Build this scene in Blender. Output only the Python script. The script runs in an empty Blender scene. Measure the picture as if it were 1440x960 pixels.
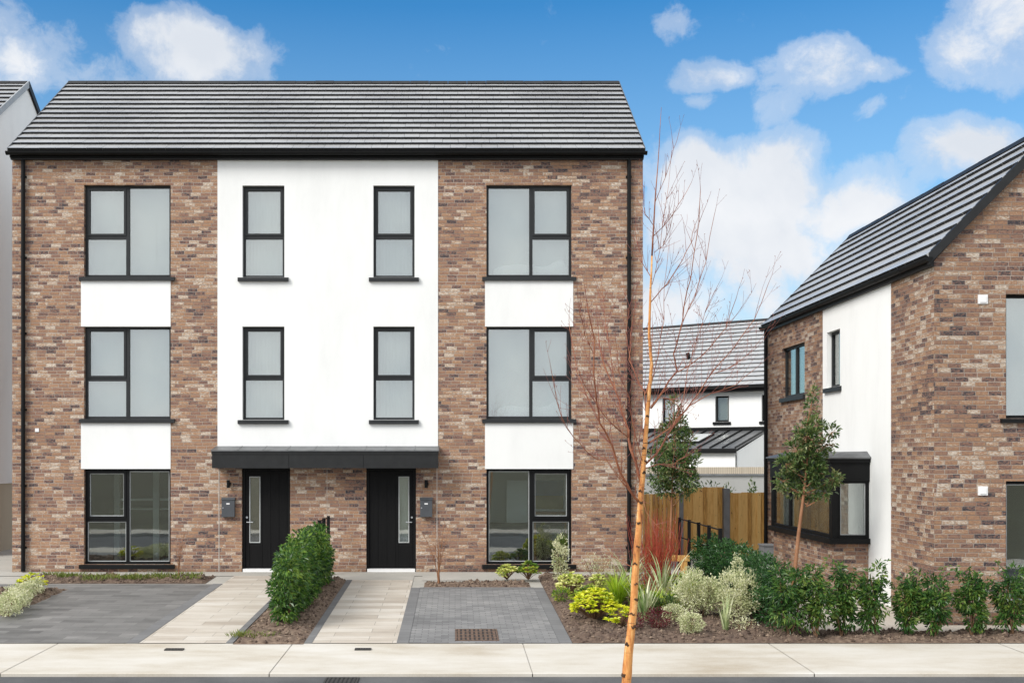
import bpy, math, random
from mathutils import Vector, noise as mnoise
R = random.Random(7)
PI = math.pi
S = bpy.context.scene
C = S.collection
F = 1567.0; EYE = 2.43; D = 23.5; SC = F / D

def G(y):                       # garden level
    if y >= 23.5: return 0.0
    if y >= 16: return -0.033 * (23.5 - y)
    return -0.2475 - 0.016 * (16 - y)
def PX(px): return (px - 640) / SC
def PZ(py): return EYE + (642 - py) / SC
def P(px, py, y): return Vector(((px - 640) * y / F, y, EYE + (642 - py) * y / F))

# ------------------------------------------------------------------ materials
def nodes(name):
    m = bpy.data.materials.new(name); m.use_nodes = True
    nt = m.node_tree; b = nt.nodes['Principled BSDF']
    return m, nt, b
def N(nt, t, **kw):
    n = nt.nodes.new(t)
    for k, v in kw.items():
        if hasattr(n, k): setattr(n, k, v)
        else: n.inputs[k].default_value = v
    return n
def ramp(nt, stops, interp='LINEAR'):
    r = nt.nodes.new('ShaderNodeValToRGB'); cr = r.color_ramp; cr.interpolation = interp
    while len(cr.elements) > 1: cr.elements.remove(cr.elements[-1])
    cr.elements[0].position = stops[0][0]; cr.elements[0].color = (*stops[0][1], 1)
    for p, c in stops[1:]:
        e = cr.elements.new(p); e.color = (*c, 1)
    return r
def mixc(nt, a, b, fac, mode='MIX'):
    m = nt.nodes.new('ShaderNodeMix'); m.data_type = 'RGBA'; m.blend_type = mode
    for s, v in ((0, fac), (6, a), (7, b)):
        if hasattr(v, 'links') or isinstance(v, bpy.types.NodeSocket): nt.links.new(v, m.inputs[s])
        elif isinstance(v, (int, float)): m.inputs[s].default_value = v
        else: m.inputs[s].default_value = (*v, 1)
    return m.outputs[2]
def uvc(nt): return nt.nodes.new('ShaderNodeUVMap').outputs[0]
def objc(nt): return nt.nodes.new('ShaderNodeNewGeometry').outputs['Position']
def bump(nt, b, h, s=0.3, d=0.01):
    n = nt.nodes.new('ShaderNodeBump'); n.inputs['Strength'].default_value = s; n.inputs['Distance'].default_value = d
    nt.links.new(h, n.inputs['Height']); nt.links.new(n.outputs[0], b.inputs['Normal'])
def noise(nt, vec, scale, detail=4, rough=.55, stretch=None):
    if stretch:
        mp = nt.nodes.new('ShaderNodeMapping'); mp.inputs['Scale'].default_value = stretch
        nt.links.new(vec, mp.inputs[0]); vec = mp.outputs[0]
    n = N(nt, 'ShaderNodeTexNoise', Scale=scale, Detail=detail, Roughness=rough); nt.links.new(vec, n.inputs['Vector'])
    return n.outputs['Fac']

def mat_plain(name, col, rough=.5, var=.12, metal=0, spec=.5, scale=6):
    m, nt, b = nodes(name)
    nz = noise(nt, objc(nt), scale, 5)
    r = ramp(nt, [(.3, tuple(c * (1 - var) for c in col)), (.7, tuple(min(1, c * (1 + var)) for c in col))])
    nt.links.new(nz, r.inputs[0]); nt.links.new(r.outputs[0], b.inputs['Base Color'])
    b.inputs['Roughness'].default_value = rough; b.inputs['Metallic'].default_value = metal
    b.inputs['Specular IOR Level'].default_value = spec
    return m

def mat_brick(name, dark=1.0):
    m, nt, b = nodes(name)
    uv = uvc(nt)
    def mth(op, a, b_=None, c=None):
        n = nt.nodes.new('ShaderNodeMath'); n.operation = op
        for i, v in enumerate((a, b_, c)):
            if v is None: continue
            if isinstance(v, bpy.types.NodeSocket): nt.links.new(v, n.inputs[i])
            else: n.inputs[i].default_value = v
        return n.outputs[0]
    sx = nt.nodes.new('ShaderNodeSeparateXYZ')
    nv = nt.nodes.new('ShaderNodeTexNoise'); nv.inputs['Scale'].default_value = 4.5; nt.links.new(uv, nv.inputs['Vector'])
    sub = nt.nodes.new('ShaderNodeVectorMath'); sub.operation = 'SUBTRACT'; sub.inputs[1].default_value = (.5, .5, .5); nt.links.new(nv.outputs['Color'], sub.inputs[0])
    sc = nt.nodes.new('ShaderNodeVectorMath'); sc.operation = 'MULTIPLY_ADD'; sc.inputs[1].default_value = (.02, .016, 0)
    nt.links.new(sub.outputs[0], sc.inputs[0]); nt.links.new(uv, sc.inputs[2]); nt.links.new(sc.outputs[0], sx.inputs[0])
    row = mth('FLOOR', mth('DIVIDE', sx.outputs['Y'], .072))
    wn = nt.nodes.new('ShaderNodeTexWhiteNoise'); wn.noise_dimensions = '1D'; nt.links.new(row, wn.inputs['W'])
    xs = mth('MULTIPLY_ADD', wn.outputs['Value'], .225, sx.outputs['X'])
    cb = nt.nodes.new('ShaderNodeCombineXYZ'); nt.links.new(xs, cb.inputs[0]); nt.links.new(sx.outputs['Y'], cb.inputs[1])
    def br(c1, c2, mort, sz, sm):
        t = nt.nodes.new('ShaderNodeTexBrick'); t.offset = 0.0; t.squash = 1.0
        t.inputs['Color1'].default_value = c1; t.inputs['Color2'].default_value = c2; t.inputs['Mortar'].default_value = mort
        t.inputs['Scale'].default_value = 1; t.inputs['Mortar Size'].default_value = sz; t.inputs['Mortar Smooth'].default_value = sm
        t.inputs['Bias'].default_value = 0; t.inputs['Brick Width'].default_value = .205; t.inputs['Row Height'].default_value = .072
        nt.links.new(cb.outputs[0], t.inputs['Vector']); return t
    t = br((0, 0, 0, 1), (1, 1, 1, 1), (.5, .5, .5, 1), 0.0, 0)
    f = br((1, 1, 1, 1), (1, 1, 1, 1), (0, 0, 0, 1), .0085, .5)
    n1 = noise(nt, cb.outputs[0], 9, 5, .7, (.8, 2.2, 1)); n2 = noise(nt, cb.outputs[0], 26, 4, .75, (.8, 1.8, 1)); n3 = noise(nt, uv, .55, 3, .55, (1, 1.4, 1)); n4 = noise(nt, cb.outputs[0], 60, 3, .7, (.8, 1.6, 1))
    v = mth('MULTIPLY_ADD', t.outputs['Color'], .80, .10)
    v = mth('ADD', v, mth('MULTIPLY_ADD', n1, .5, -.25)); v = mth('ADD', v, mth('MULTIPLY_ADD', n2, 1.7, -.85)); v = mth('ADD', v, mth('MULTIPLY_ADD', n3, .28, -.14))
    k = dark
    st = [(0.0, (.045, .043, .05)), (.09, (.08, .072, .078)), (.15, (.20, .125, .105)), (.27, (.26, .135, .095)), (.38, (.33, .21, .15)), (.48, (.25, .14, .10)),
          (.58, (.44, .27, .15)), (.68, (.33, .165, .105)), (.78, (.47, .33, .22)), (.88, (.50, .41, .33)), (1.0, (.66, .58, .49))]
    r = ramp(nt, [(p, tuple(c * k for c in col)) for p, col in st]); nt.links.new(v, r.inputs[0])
    mm = mth('MULTIPLY', f.outputs['Fac'], mth('MULTIPLY_ADD', n4, 1.6, -.15))
    mc = ramp(nt, [(.36, (.24 * k, .20 * k, .17 * k)), (.58, (.52 * k, .46 * k, .40 * k))]); nt.links.new(n3, mc.inputs[0])
    col = mixc(nt, r.outputs[0], mc.outputs[0], .5); mx = nt.nodes[-1]; cl = mth('MINIMUM', mth('MAXIMUM', mm, 0.0), .85); nt.links.new(cl, mx.inputs[0])
    # slightly darker towards the ground
    gp = nt.nodes.new('ShaderNodeSeparateXYZ'); nt.links.new(nt.nodes.new('ShaderNodeNewGeometry').outputs['Position'], gp.inputs[0])
    dm = mth('MULTIPLY_ADD', n1, .5, mth('MULTIPLY', gp.outputs['Z'], 2.2)); dr = ramp(nt, [(.05, (.70, .70, .68)), (.75, (1, 1, 1))]); nt.links.new(dm, dr.inputs[0])
    col2 = mixc(nt, col, dr.outputs[0], 1.0, 'MULTIPLY'); nt.links.new(col2, b.inputs['Base Color'])
    h = mth('MULTIPLY_ADD', n2, .6, mth('SUBTRACT', 1.0, f.outputs['Fac'])); bump(nt, b, h, .9, .010)
    b.inputs['Roughness'].default_value = .85; b.inputs['Specular IOR Level'].default_value = .25
    return m

def mat_render(name, col=(.84, .85, .84)):
    m, nt, b = nodes(name)
    pos = objc(nt)
    n1 = noise(nt, pos, 1.3, 6, .68, (1, 1, .3)); n2 = noise(nt, pos, 220, 2)
    r = ramp(nt, [(.3, tuple(c * .92 for c in col)), (.5, tuple(c * .98 for c in col)), (.66, col)]); nt.links.new(n1, r.inputs[0])
    nt.links.new(r.outputs[0], b.inputs['Base Color']); bump(nt, b, n2, .25, .003)
    b.inputs['Roughness'].default_value = .9; b.inputs['Specular IOR Level'].default_value = .2
    return m

def mat_tile(name, a, c, rough):
    m, nt, b = nodes(name)
    g = nt.nodes.new('ShaderNodeNewGeometry')
    n1 = noise(nt, g.outputs['Position'], .55, 4, .6); n2 = noise(nt, g.outputs['Position'], 30, 4, .7)
    s = N(nt, 'ShaderNodeMath', operation='MULTIPLY_ADD'); nt.links.new(g.outputs['Random Per Island'], s.inputs[0]); s.inputs[1].default_value = .12
    nt.links.new(n2, s.inputs[2])
    r = ramp(nt, [(.35, a), (1.1, c)]); r.color_ramp.elements[1].position = 1.0
    nt.links.new(s.outputs[0], r.inputs[0]); nt.links.new(r.outputs[0], b.inputs['Base Color'])
    rr = ramp(nt, [(.35, (rough * .75,) * 3), (.65, (rough * 1.35,) * 3)]); nt.links.new(n1, rr.inputs[0]); nt.links.new(rr.outputs[0], b.inputs['Roughness'])
    b.inputs['Specular IOR Level'].default_value = .7
    bump(nt, b, n2, .15, .003)
    return m

def mat_paving(name, w, h, cols, mort, msz=.006, off=.5, streak=None, rough=.75, freq=2, rot=False):
    m, nt, b = nodes(name)
    uv = uvc(nt)
    if rot:
        mp = nt.nodes.new('ShaderNodeMapping'); mp.inputs['Rotation'].default_value = (0, 0, PI / 2); nt.links.new(uv, mp.inputs[0]); uv = mp.outputs[0]
    t = nt.nodes.new('ShaderNodeTexBrick'); t.offset = off; t.offset_frequency = freq
    t.inputs['Color1'].default_value = (0, 0, 0, 1); t.inputs['Color2'].default_value = (1, 1, 1, 1); t.inputs['Mortar'].default_value = (.5, .5, .5, 1)
    t.inputs['Scale'].default_value = 1; t.inputs['Mortar Size'].default_value = msz; t.inputs['Mortar Smooth'].default_value = .2
    t.inputs['Brick Width'].default_value = w; t.inputs['Row Height'].default_value = h
    nt.links.new(uv, t.inputs['Vector'])
    n1 = noise(nt, uv, 1.1, 5, .65, streak); n2 = noise(nt, uv, 60, 4, .7)
    a = N(nt, 'ShaderNodeMath', operation='MULTIPLY_ADD'); nt.links.new(t.outputs['Color'], a.inputs[0]); a.inputs[1].default_value = .3
    a2 = N(nt, 'ShaderNodeMath', operation='MULTIPLY_ADD'); nt.links.new(n1, a2.inputs[0]); a2.inputs[1].default_value = .9; a2.inputs[2].default_value = -.25
    nt.links.new(a2.outputs[0], a.inputs[2])
    a3 = N(nt, 'ShaderNodeMath', operation='MULTIPLY_ADD'); nt.links.new(n2, a3.inputs[0]); a3.inputs[1].default_value = .3; nt.links.new(a.outputs[0], a3.inputs[2])
    r = ramp(nt, [(.25 + .6 * i / (len(cols) - 1), c) for i, c in enumerate(cols)]); nt.links.new(a3.outputs[0], r.inputs[0])
    col = mixc(nt, r.outputs[0], mort, .5); nt.links.new(t.outputs['Fac'], nt.nodes[-1].inputs[0])
    nt.links.new(col, b.inputs['Base Color'])
    h = N(nt, 'ShaderNodeMath', operation='SUBTRACT'); nt.links.new(n2, h.inputs[0]); nt.links.new(t.outputs['Fac'], h.inputs[1])
    bump(nt, b, h.outputs[0], .4, .005)
    b.inputs['Roughness'].default_value = rough
    return m

def mat_rough(name, cols, scale=3, rough=.9, fine=60, bs=.5, bd=.01, streak=None, fw=.5):
    m, nt, b = nodes(name)
    pos = objc(nt)
    n1 = noise(nt, pos, scale, 6, .65, streak); n2 = noise(nt, pos, fine, 5, .75)
    a = N(nt, 'ShaderNodeMath', operation='MULTIPLY_ADD'); nt.links.new(n2, a.inputs[0]); a.inputs[1].default_value = fw
    s = N(nt, 'ShaderNodeMath', operation='MULTIPLY'); nt.links.new(n1, s.inputs[0]); s.inputs[1].default_value = 1 - fw * .5
    nt.links.new(s.outputs[0], a.inputs[2])
    r = ramp(nt, [(.38 + .4 * i / (len(cols) - 1), c) for i, c in enumerate(cols)]); nt.links.new(a.outputs[0], r.inputs[0])
    nt.links.new(r.outputs[0], b.inputs['Base Color']); bump(nt, b, n2, bs, bd)
    b.inputs['Roughness'].default_value = rough; b.inputs['Specular IOR Level'].default_value = .14 if 'door' in name else .3
    return m

def mat_leaf(name, cols, rough=.45, clump=2.2, trans=.25):
    m, nt, b = nodes(name)
    g = nt.nodes.new('ShaderNodeNewGeometry')
    n1 = noise(nt, g.outputs['Position'], clump, 3)
    a = N(nt, 'ShaderNodeMath', operation='MULTIPLY_ADD'); nt.links.new(g.outputs['Random Per Island'], a.inputs[0]); a.inputs[1].default_value = .6
    a2 = N(nt, 'ShaderNodeMath', operation='MULTIPLY_ADD'); nt.links.new(n1, a2.inputs[0]); a2.inputs[1].default_value = 1.1; a2.inputs[2].default_value = -.38
    nt.links.new(a2.outputs[0], a.inputs[2])
    r = ramp(nt, [(i / (len(cols) - 1) * .85, c) for i, c in enumerate(cols)]); nt.links.new(a.outputs[0], r.inputs[0])
    nt.links.new(r.outputs[0], b.inputs['Base Color']); b.inputs['Roughness'].default_value = rough
    tr = nt.nodes.new('ShaderNodeBsdfTranslucent'); nt.links.new(r.outputs[0], tr.inputs[0])
    ms = nt.nodes.new('ShaderNodeMixShader'); ms.inputs[0].default_value = trans
    nt.links.new(b.outputs[0], ms.inputs[1]); nt.links.new(tr.outputs[0], ms.inputs[2])
    nt.links.new(ms.outputs[0], nt.nodes['Material Output'].inputs[0])
    return m

def mat_glass(name, refl=.2, tint=(.87, .91, .90)):
    m, nt, b = nodes(name)
    nt.nodes.remove(b)
    gl = nt.nodes.new('ShaderNodeBsdfGlossy'); gl.inputs['Roughness'].default_value = .02; gl.inputs['Color'].default_value = (.97, .98, .97, 1)
    nz = noise(nt, objc(nt), 1.3, 2); bp = nt.nodes.new('ShaderNodeBump'); bp.inputs['Strength'].default_value = .1; bp.inputs['Distance'].default_value = .01
    nt.links.new(nz, bp.inputs['Height']); nt.links.new(bp.outputs[0], gl.inputs['Normal'])
    tr = nt.nodes.new('ShaderNodeBsdfTransparent'); tr.inputs[0].default_value = (*tint, 1)
    lw = nt.nodes.new('ShaderNodeFresnel'); lw.inputs[0].default_value = 1.5
    mm = N(nt, 'ShaderNodeMath', operation='MULTIPLY_ADD'); nt.links.new(lw.outputs[0], mm.inputs[0]); mm.inputs[1].default_value = .6; mm.inputs[2].default_value = refl
    ms = nt.nodes.new('ShaderNodeMixShader'); nt.links.new(mm.outputs[0], ms.inputs[0])
    nt.links.new(tr.outputs[0], ms.inputs[1]); nt.links.new(gl.outputs[0], ms.inputs[2])
    nt.links.new(ms.outputs[0], nt.nodes['Material Output'].inputs[0])
    return m

def mat_bark():
    m, nt, b = nodes('birch_bark')
    pos = objc(nt)
    n1 = noise(nt, pos, 16, 6, .68, (1.4, 1.4, .35)); n2 = noise(nt, pos, 10, 3, .6, (.8, .8, 6)); n3 = noise(nt, pos, 40, 4, .7)
    r = ramp(nt, [(.32, (.22, .07, .02)), (.42, (.50, .19, .05)), (.53, (.66, .31, .09)), (.62, (.74, .45, .20)), (.70, (.82, .70, .54))]); nt.links.new(n1, r.inputs[0])
    r2 = ramp(nt, [(.60, (0, 0, 0)), (.68, (1, 1, 1))]); nt.links.new(n2, r2.inputs[0])
    col = mixc(nt, r.outputs[0], (.09, .045, .025), .5); nt.links.new(r2.outputs[0], nt.nodes[-1].inputs[0])
    nt.links.new(col, b.inputs['Base Color']); b.inputs['Roughness'].default_value = .55; bump(nt, b, n3, .4, .004)
    return m

M = {}
M['brick'] = mat_brick('mottled_brick', .96)
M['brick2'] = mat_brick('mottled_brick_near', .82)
M['white'] = mat_render('white_render')
M['beige'] = mat_render('beige_render', (.50, .44, .34))
M['greyrender'] = mat_render('grey_render', (.48, .48, .46))
M['tile'] = mat_tile('roof_tile', (.38, .385, .385), (.50, .50, .495), .28)
M['tile_butt_shade'] = mat_plain('roof_tile_edge_shade', (.02, .02, .021), .8)  # near-black colour paints the shadow line at each tile course
M['verge'] = mat_plain('pale_verge', (.36, .37, .375), .5, .1)
M['lead'] = mat_plain('lead_sheet', (.12, .125, .13), .42, .3, .3, .5, 4)
M['black'] = mat_plain('black_frame', (.007, .0075, .008), .55, .15, 0, .17)
M['grey_frame'] = mat_plain('dark_frame', (.022, .024, .026), .5, .12, 0, .3)
M['fascia'] = mat_plain('dark_fascia', (.017, .018, .019), .5, .2, 0, .3)
M['door'] = mat_rough('black_door_grain', [(.004, .004, .0045), (.008, .008, .0085)], 3, .6, 40, .5, .004, (8, 8, .6))
M['glass'] = mat_glass('window_glass', .22)
M['glass_dark'] = mat_glass('ground_floor_glass', .15, (.82, .88, .88))
M['bead'] = mat_plain('pale_trim_highlight', (.42, .44, .44), .4)  # pale colour paints gasket highlights around the panes; also door glass trim
M['blind'] = mat_plain('pale_blind', (.70, .71, .69), .8, .07, 0, .2, 1.1)
M['bay_backing'] = mat_plain('pale_bay_backing', (.74, .77, .74), .8, .12, 0, .2, 2)
M['linen'] = mat_plain('white_linen', (.86, .86, .85), .9, .03)
M['room'] = mat_plain('room_plaster', (.62, .62, .60), .9, .1, 0, .2, 1)
M['roomdark'] = mat_plain('room_dark', (.07, .075, .08), .7, .2, 0, .3, 1)
M['brownglass'] = mat_plain('brown_obscured_glass', (.20, .14, .10), .5, .3, 0, .5, 3)  # plain brown backing for the left door's glass
M['steel'] = mat_plain('brushed_steel', (.55, .56, .57), .28, .08, 1)
M['vent'] = mat_plain('white_plastic', (.8, .8, .8), .4, .02)
M['mailbox'] = mat_plain('grey_mailbox', (.06, .066, .075), .45, .1)
M['sealant'] = mat_plain('pale_sealant', (.5, .46, .42), .8)
M['concrete'] = mat_rough('pavement_concrete', [(.36, .30, .22), (.52, .485, .42), (.615, .595, .555)], .75, .85, 90, .25, .004, (.6, 1.4, 1), .35)
M['apron'] = mat_rough('apron_concrete', [(.33, .32, .29), (.42, .40, .36)], 1.4, .85, 80, .3, .004, None, .35)
M['asphalt'] = mat_rough('asphalt', [(.055, .056, .058), (.085, .086, .088), (.12, .12, .12)], 1.2, .8, 160, .5, .006, None, .6)
M['slab'] = mat_paving('cream_path_slabs', .9, .30, [(.37, .32, .265), (.47, .42, .355), (.55, .51, .45), (.60, .57, .52)], (.22, .20, .17), .004, .4, (.7, 2.4, 1), .7)
M['block'] = mat_paving('grey_block_paving', .2, .10, [(.13, .13, .132), (.19, .19, .19), (.24, .238, .235), (.31, .305, .295)], (.09, .09, .09), .005, .5, None, .75)
M['block_old'] = mat_paving('weathered_drive_paving', .5, .22, [(.085, .083, .08), (.14, .137, .132), (.18, .175, .168), (.27, .262, .25)], (.09, .088, .085), .004, .5, (1, 3.6, 1), .7)
M['kerb'] = mat_paving('grey_edging', .2, .6, [(.13, .13, .132), (.19, .19, .19)], (.10, .10, .10), .004, 0, None, .8, 2, True)
M['soil'] = mat_leaf('soil', [(.035, .021, .015), (.085, .055, .040), (.15, .105, .075), (.27, .20, .145)], .95, 14, 0.0)
M['ground'] = mat_rough('ground', [(.05, .055, .03), (.09, .08, .05), (.12, .12, .07)], .5, .95, 20, .6, .02)
M['gravel'] = mat_rough('buff_paving', [(.40, .35, .29), (.50, .46, .40)], 2, .9, 70, .4, .006)
M['iron'] = mat_plain('cast_iron', (.05, .048, .046), .6, .35, .5, .5, 20)
M['rust'] = mat_plain('rusty_iron', (.13, .085, .062), .75, .5, .1, .4, 18)
def mat_timber(name, cols):
    m, nt, b = nodes(name)
    g = nt.nodes.new('ShaderNodeNewGeometry')
    n1 = noise(nt, g.outputs['Position'], 6, 5, .65, (4, 4, .6)); n2 = noise(nt, g.outputs['Position'], 13, 2, .5)
    a = N(nt, 'ShaderNodeMath', operation='MULTIPLY_ADD'); nt.links.new(g.outputs['Random Per Island'], a.inputs[0]); a.inputs[1].default_value = .42
    s = N(nt, 'ShaderNodeMath', operation='MULTIPLY'); nt.links.new(n1, s.inputs[0]); s.inputs[1].default_value = .72; nt.links.new(s.outputs[0], a.inputs[2])
    r = ramp(nt, [(.3 + .45 * i / (len(cols) - 1), c) for i, c in enumerate(cols)]); nt.links.new(a.outputs[0], r.inputs[0])
    kn = ramp(nt, [(.69, (0, 0, 0)), (.74, (1, 1, 1))]); nt.links.new(n2, kn.inputs[0])
    col = mixc(nt, r.outputs[0], (.12, .055, .02), .5); nt.links.new(kn.outputs[0], nt.nodes[-1].inputs[0])
    nt.links.new(col, b.inputs['Base Color']); b.inputs['Roughness'].default_value = .7
    return m
M['timber'] = mat_timber('fence_timber', [(.26, .12, .03), (.60, .33, .085), (.80, .51, .18)])
M['post'] = mat_plain('concrete_post', (.20, .21, .22), .9, .15)
M['coping'] = mat_paving('soldier_coping', .065, .6, [(.55, .47, .36), (.68, .60, .48)], (.35, .30, .24), .008, 0, None, .9)
M['bark'] = mat_bark()
M['knotbark'] = mat_rough('knot_bark', [(.02, .012, .008), (.06, .032, .018), (.12, .06, .03)], 12, .8, 60, .6, .004)
M['twig'] = mat_rough('birch_twig', [(.11, .035, .02), (.24, .08, .04), (.38, .16, .08)], 6, .6, 40, .3, .003)
M['twigtip'] = mat_rough('fine_twig', [(.20, .07, .06), (.34, .13, .10)], 6, .7, 40, .3, .003)
M['stem'] = mat_rough('brown_stem', [(.10, .055, .03), (.22, .13, .075)], 5, .8, 50, .5, .004)
M['redbark'] = mat_rough('reddish_bark', [(.20, .09, .045), (.34, .17, .09)], 5, .7, 50, .5, .004)
M['redstem'] = mat_rough('red_dogwood_stem', [(.24, .03, .02), (.45, .09, .05)], 6, .5, 30, .2, .002)
M['laurel'] = mat_leaf('laurel_leaf', [(.012, .042, .012), (.032, .095, .02), (.075, .165, .03), (.20, .27, .055)], .32, 2.5)
M['hedge'] = mat_leaf('hedge_leaf', [(.012, .045, .013), (.035, .10, .02), (.085, .19, .03), (.26, .38, .06)], .34, 1.7)
M['darkhedge'] = mat_leaf('dark_hedge_leaf', [(.012, .045, .014), (.028, .09, .022), (.06, .145, .034)], .35, 2.5)
M['evergreen'] = mat_leaf('evergreen_leaf', [(.022, .055, .018), (.06, .12, .032), (.13, .20, .055), (.30, .30, .13)], .35, 3)
M['silver'] = mat_leaf('silver_variegated_leaf', [(.22, .28, .10), (.48, .52, .27), (.70, .70, .44), (.86, .85, .66)], .5, 4)
M['yellow'] = mat_leaf('yellow_leaf', [(.12, .26, .01), (.45, .55, .02), (.75, .75, .03), (.85, .82, .10)], .4, 5)
M['paleyellow'] = mat_leaf('pale_yellow_leaf', [(.14, .27, .04), (.42, .50, .08), (.74, .74, .25), (.85, .84, .45)], .4, 5)
M['yellowgreen'] = mat_leaf('yellow_green_leaf', [(.05, .14, .02), (.18, .30, .03), (.55, .55, .06)], .4, 4)
M['lime'] = mat_leaf('lime_grass_leaf', [(.14, .28, .01), (.32, .50, .02), (.52, .62, .05)], .5, 4)
M['grass'] = mat_leaf('grass_leaf', [(.10, .14, .03), (.18, .24, .04), (.32, .32, .10)], .6, 3)
M['purple'] = mat_leaf('purple_leaf', [(.05, .008, .012), (.13, .02, .03), (.22, .05, .05)], .4, 5)
M['phormium'] = mat_leaf('striped_strap_leaf', [(.14, .24, .07), (.46, .52, .26), (.80, .80, .58)], .4, 8)
M['bronze'] = mat_leaf('bronze_leaf', [(.08, .04, .02), (.20, .10, .05), (.30, .22, .10)], .5, 5)

# ------------------------------------------------------------------ mesh builder
class MB:
    def __init__(s): s.v = []; s.f = []; s.m = []; s.uv = []
    def face(s, pts, mi=0, uv=None):
        i = len(s.v); s.v += [tuple(p) for p in pts]; s.f.append(tuple(range(i, i + len(pts)))); s.m.append(mi); s.uv.append(uv)
    def island(s, pts, faces, mi=0):
        i = len(s.v); s.v += [tuple(p) for p in pts]
        for f in faces: s.f.append(tuple(i + k for k in f)); s.m.append(mi); s.uv.append(None)
    def box(s, a, b, mi=0):
        x0, y0, z0 = [min(a[i], b[i]) for i in range(3)]; x1, y1, z1 = [max(a[i], b[i]) for i in range(3)]
        p = [(x0, y0, z0), (x1, y0, z0), (x1, y1, z0), (x0, y1, z0), (x0, y0, z1), (x1, y0, z1), (x1, y1, z1), (x0, y1, z1)]
        s.island(p, [(0, 3, 2, 1), (4, 5, 6, 7), (0, 1, 5, 4), (1, 2, 6, 5), (2, 3, 7, 6), (3, 0, 4, 7)], mi)
    def prism(s, poly, e, mi=0):     # polygon extruded by vector e
        e = Vector(e); n = len(poly); p = [Vector(q) for q in poly]; q = [x + e for x in p]
        s.island(p + q, [tuple(range(n - 1, -1, -1)), tuple(range(n, 2 * n))] + [(i, (i + 1) % n, n + (i + 1) % n, n + i) for i in range(n)], mi)
    def tube(s, pts, rad, n=6, mi=0):
        pts = [Vector(p) for p in pts]; k = len(pts)
        if isinstance(rad, (int, float)): rad = [rad] * k
        V = []; F_ = []
        prev = None
        for i, p in enumerate(pts):
            t = (pts[min(i + 1, k - 1)] - pts[max(i - 1, 0)])
            if t.length < 1e-9: t = Vector((0, 0, 1))
            t.normalize()
            a = prev if prev else (Vector((1, 0, 0)) if abs(t.x) < .8 else Vector((0, 1, 0)))
            u = (a - t * a.dot(t)).normalized(); prev = u; w = t.cross(u)
            for j in range(n):
                an = 2 * PI * j / n; V.append(p + (u * math.cos(an) + w * math.sin(an)) * rad[i])
        for i in range(k - 1):
            for j in range(n):
                F_.append((i * n + j, i * n + (j + 1) % n, (i + 1) * n + (j + 1) % n, (i + 1) * n + j))
        F_.append(tuple(range(n - 1, -1, -1))); F_.append(tuple((k - 1) * n + j for j in range(n)))
        s.island(V, F_, mi)
    def leaf(s, p, d, L, W, mi=0, fold=.25):
        d = d.normalized(); r = Vector((R.uniform(-1, 1), R.uniform(-1, 1), R.uniform(.2, 1)))
        w = d.cross(r)
        if w.length < 1e-4: w = d.cross(Vector((1, .3, 0)))
        w.normalize(); n = w.cross(d)
        m = p + d * L * .5; t = p + d * L - n * L * .12
        s.island([p, m - w * W / 2 + n * W * fold, t, m + w * W / 2 + n * W * fold], [(0, 1, 2), (0, 2, 3)], mi)

def build(name, mb, mats, parent=None, smooth=False, local=False, loc=None):
    me = bpy.data.meshes.new(name)
    if not mb.v: mb.box((0, 0, 0), (.01, .01, .01))
    n = len(mb.v)
    if local: c = Vector((0, 0, 0))
    else:
        mn = [min(v[i] for v in mb.v) for i in range(3)]; mxx = [max(v[i] for v in mb.v) for i in range(3)]
        c = Vector(((mn[0] + mxx[0]) / 2, (mn[1] + mxx[1]) / 2, mn[2]))
    me.from_pydata([(v[0] - c.x, v[1] - c.y, v[2] - c.z) for v in mb.v], [], mb.f)
    if not isinstance(mats, (list, tuple)): mats = [mats]
    for m in mats: me.materials.append(M[m])
    me.polygons.foreach_set('material_index', mb.m)
    if smooth: me.polygons.foreach_set('use_smooth', [True] * len(mb.f))
    uvl = me.uv_layers.new(name='UVMap'); data = []
    for pi, p in enumerate(me.polygons):
        cu = mb.uv[pi]
        if cu: 
            for q in cu: data += [q[0], q[1]]
            continue
        nr = p.normal; ax, ay, az = abs(nr.x), abs(nr.y), abs(nr.z)
        for vi in p.vertices:
            v = mb.v[vi]
            if az >= ax and az >= ay: data += [v[0], v[1]]
            elif ay >= ax: data += [v[0], v[2]]
            else: data += [v[1] + .1125, v[2]]
    uvl.data.foreach_set('uv', data)
    me.update()
    o = bpy.data.objects.new(name, me); C.objects.link(o)
    po = Vector((0, 0, 0))
    if parent is not None:
        o.parent = parent; po = ORG.get(parent.name, Vector((0, 0, 0)))
    if local: o.location = loc or (0, 0, 0)
    else: o.location = c - po
    ORG[o.name] = c.copy()
    return o
ORG = {}
def tag(o, label=None, cat=None, group=None, kind=None):
    for k, v in (('label', label), ('category', cat), ('group', group), ('kind', kind)):
        if v: o[k] = v
    return o
def thing(name, label, cat, loc, group=None, rz=0):
    o = bpy.data.objects.new(name, None); C.objects.link(o); o.location = loc; o.rotation_euler = (0, 0, rz); o.empty_display_size = .3
    ORG[o.name] = Vector(loc)
    return tag(o, label, cat, group)
def copy_tree(o, parent=None):
    c = o.copy(); C.objects.link(c); c.parent = parent
    for ch in list(o.children): copy_tree(ch, c)
    return c

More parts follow.
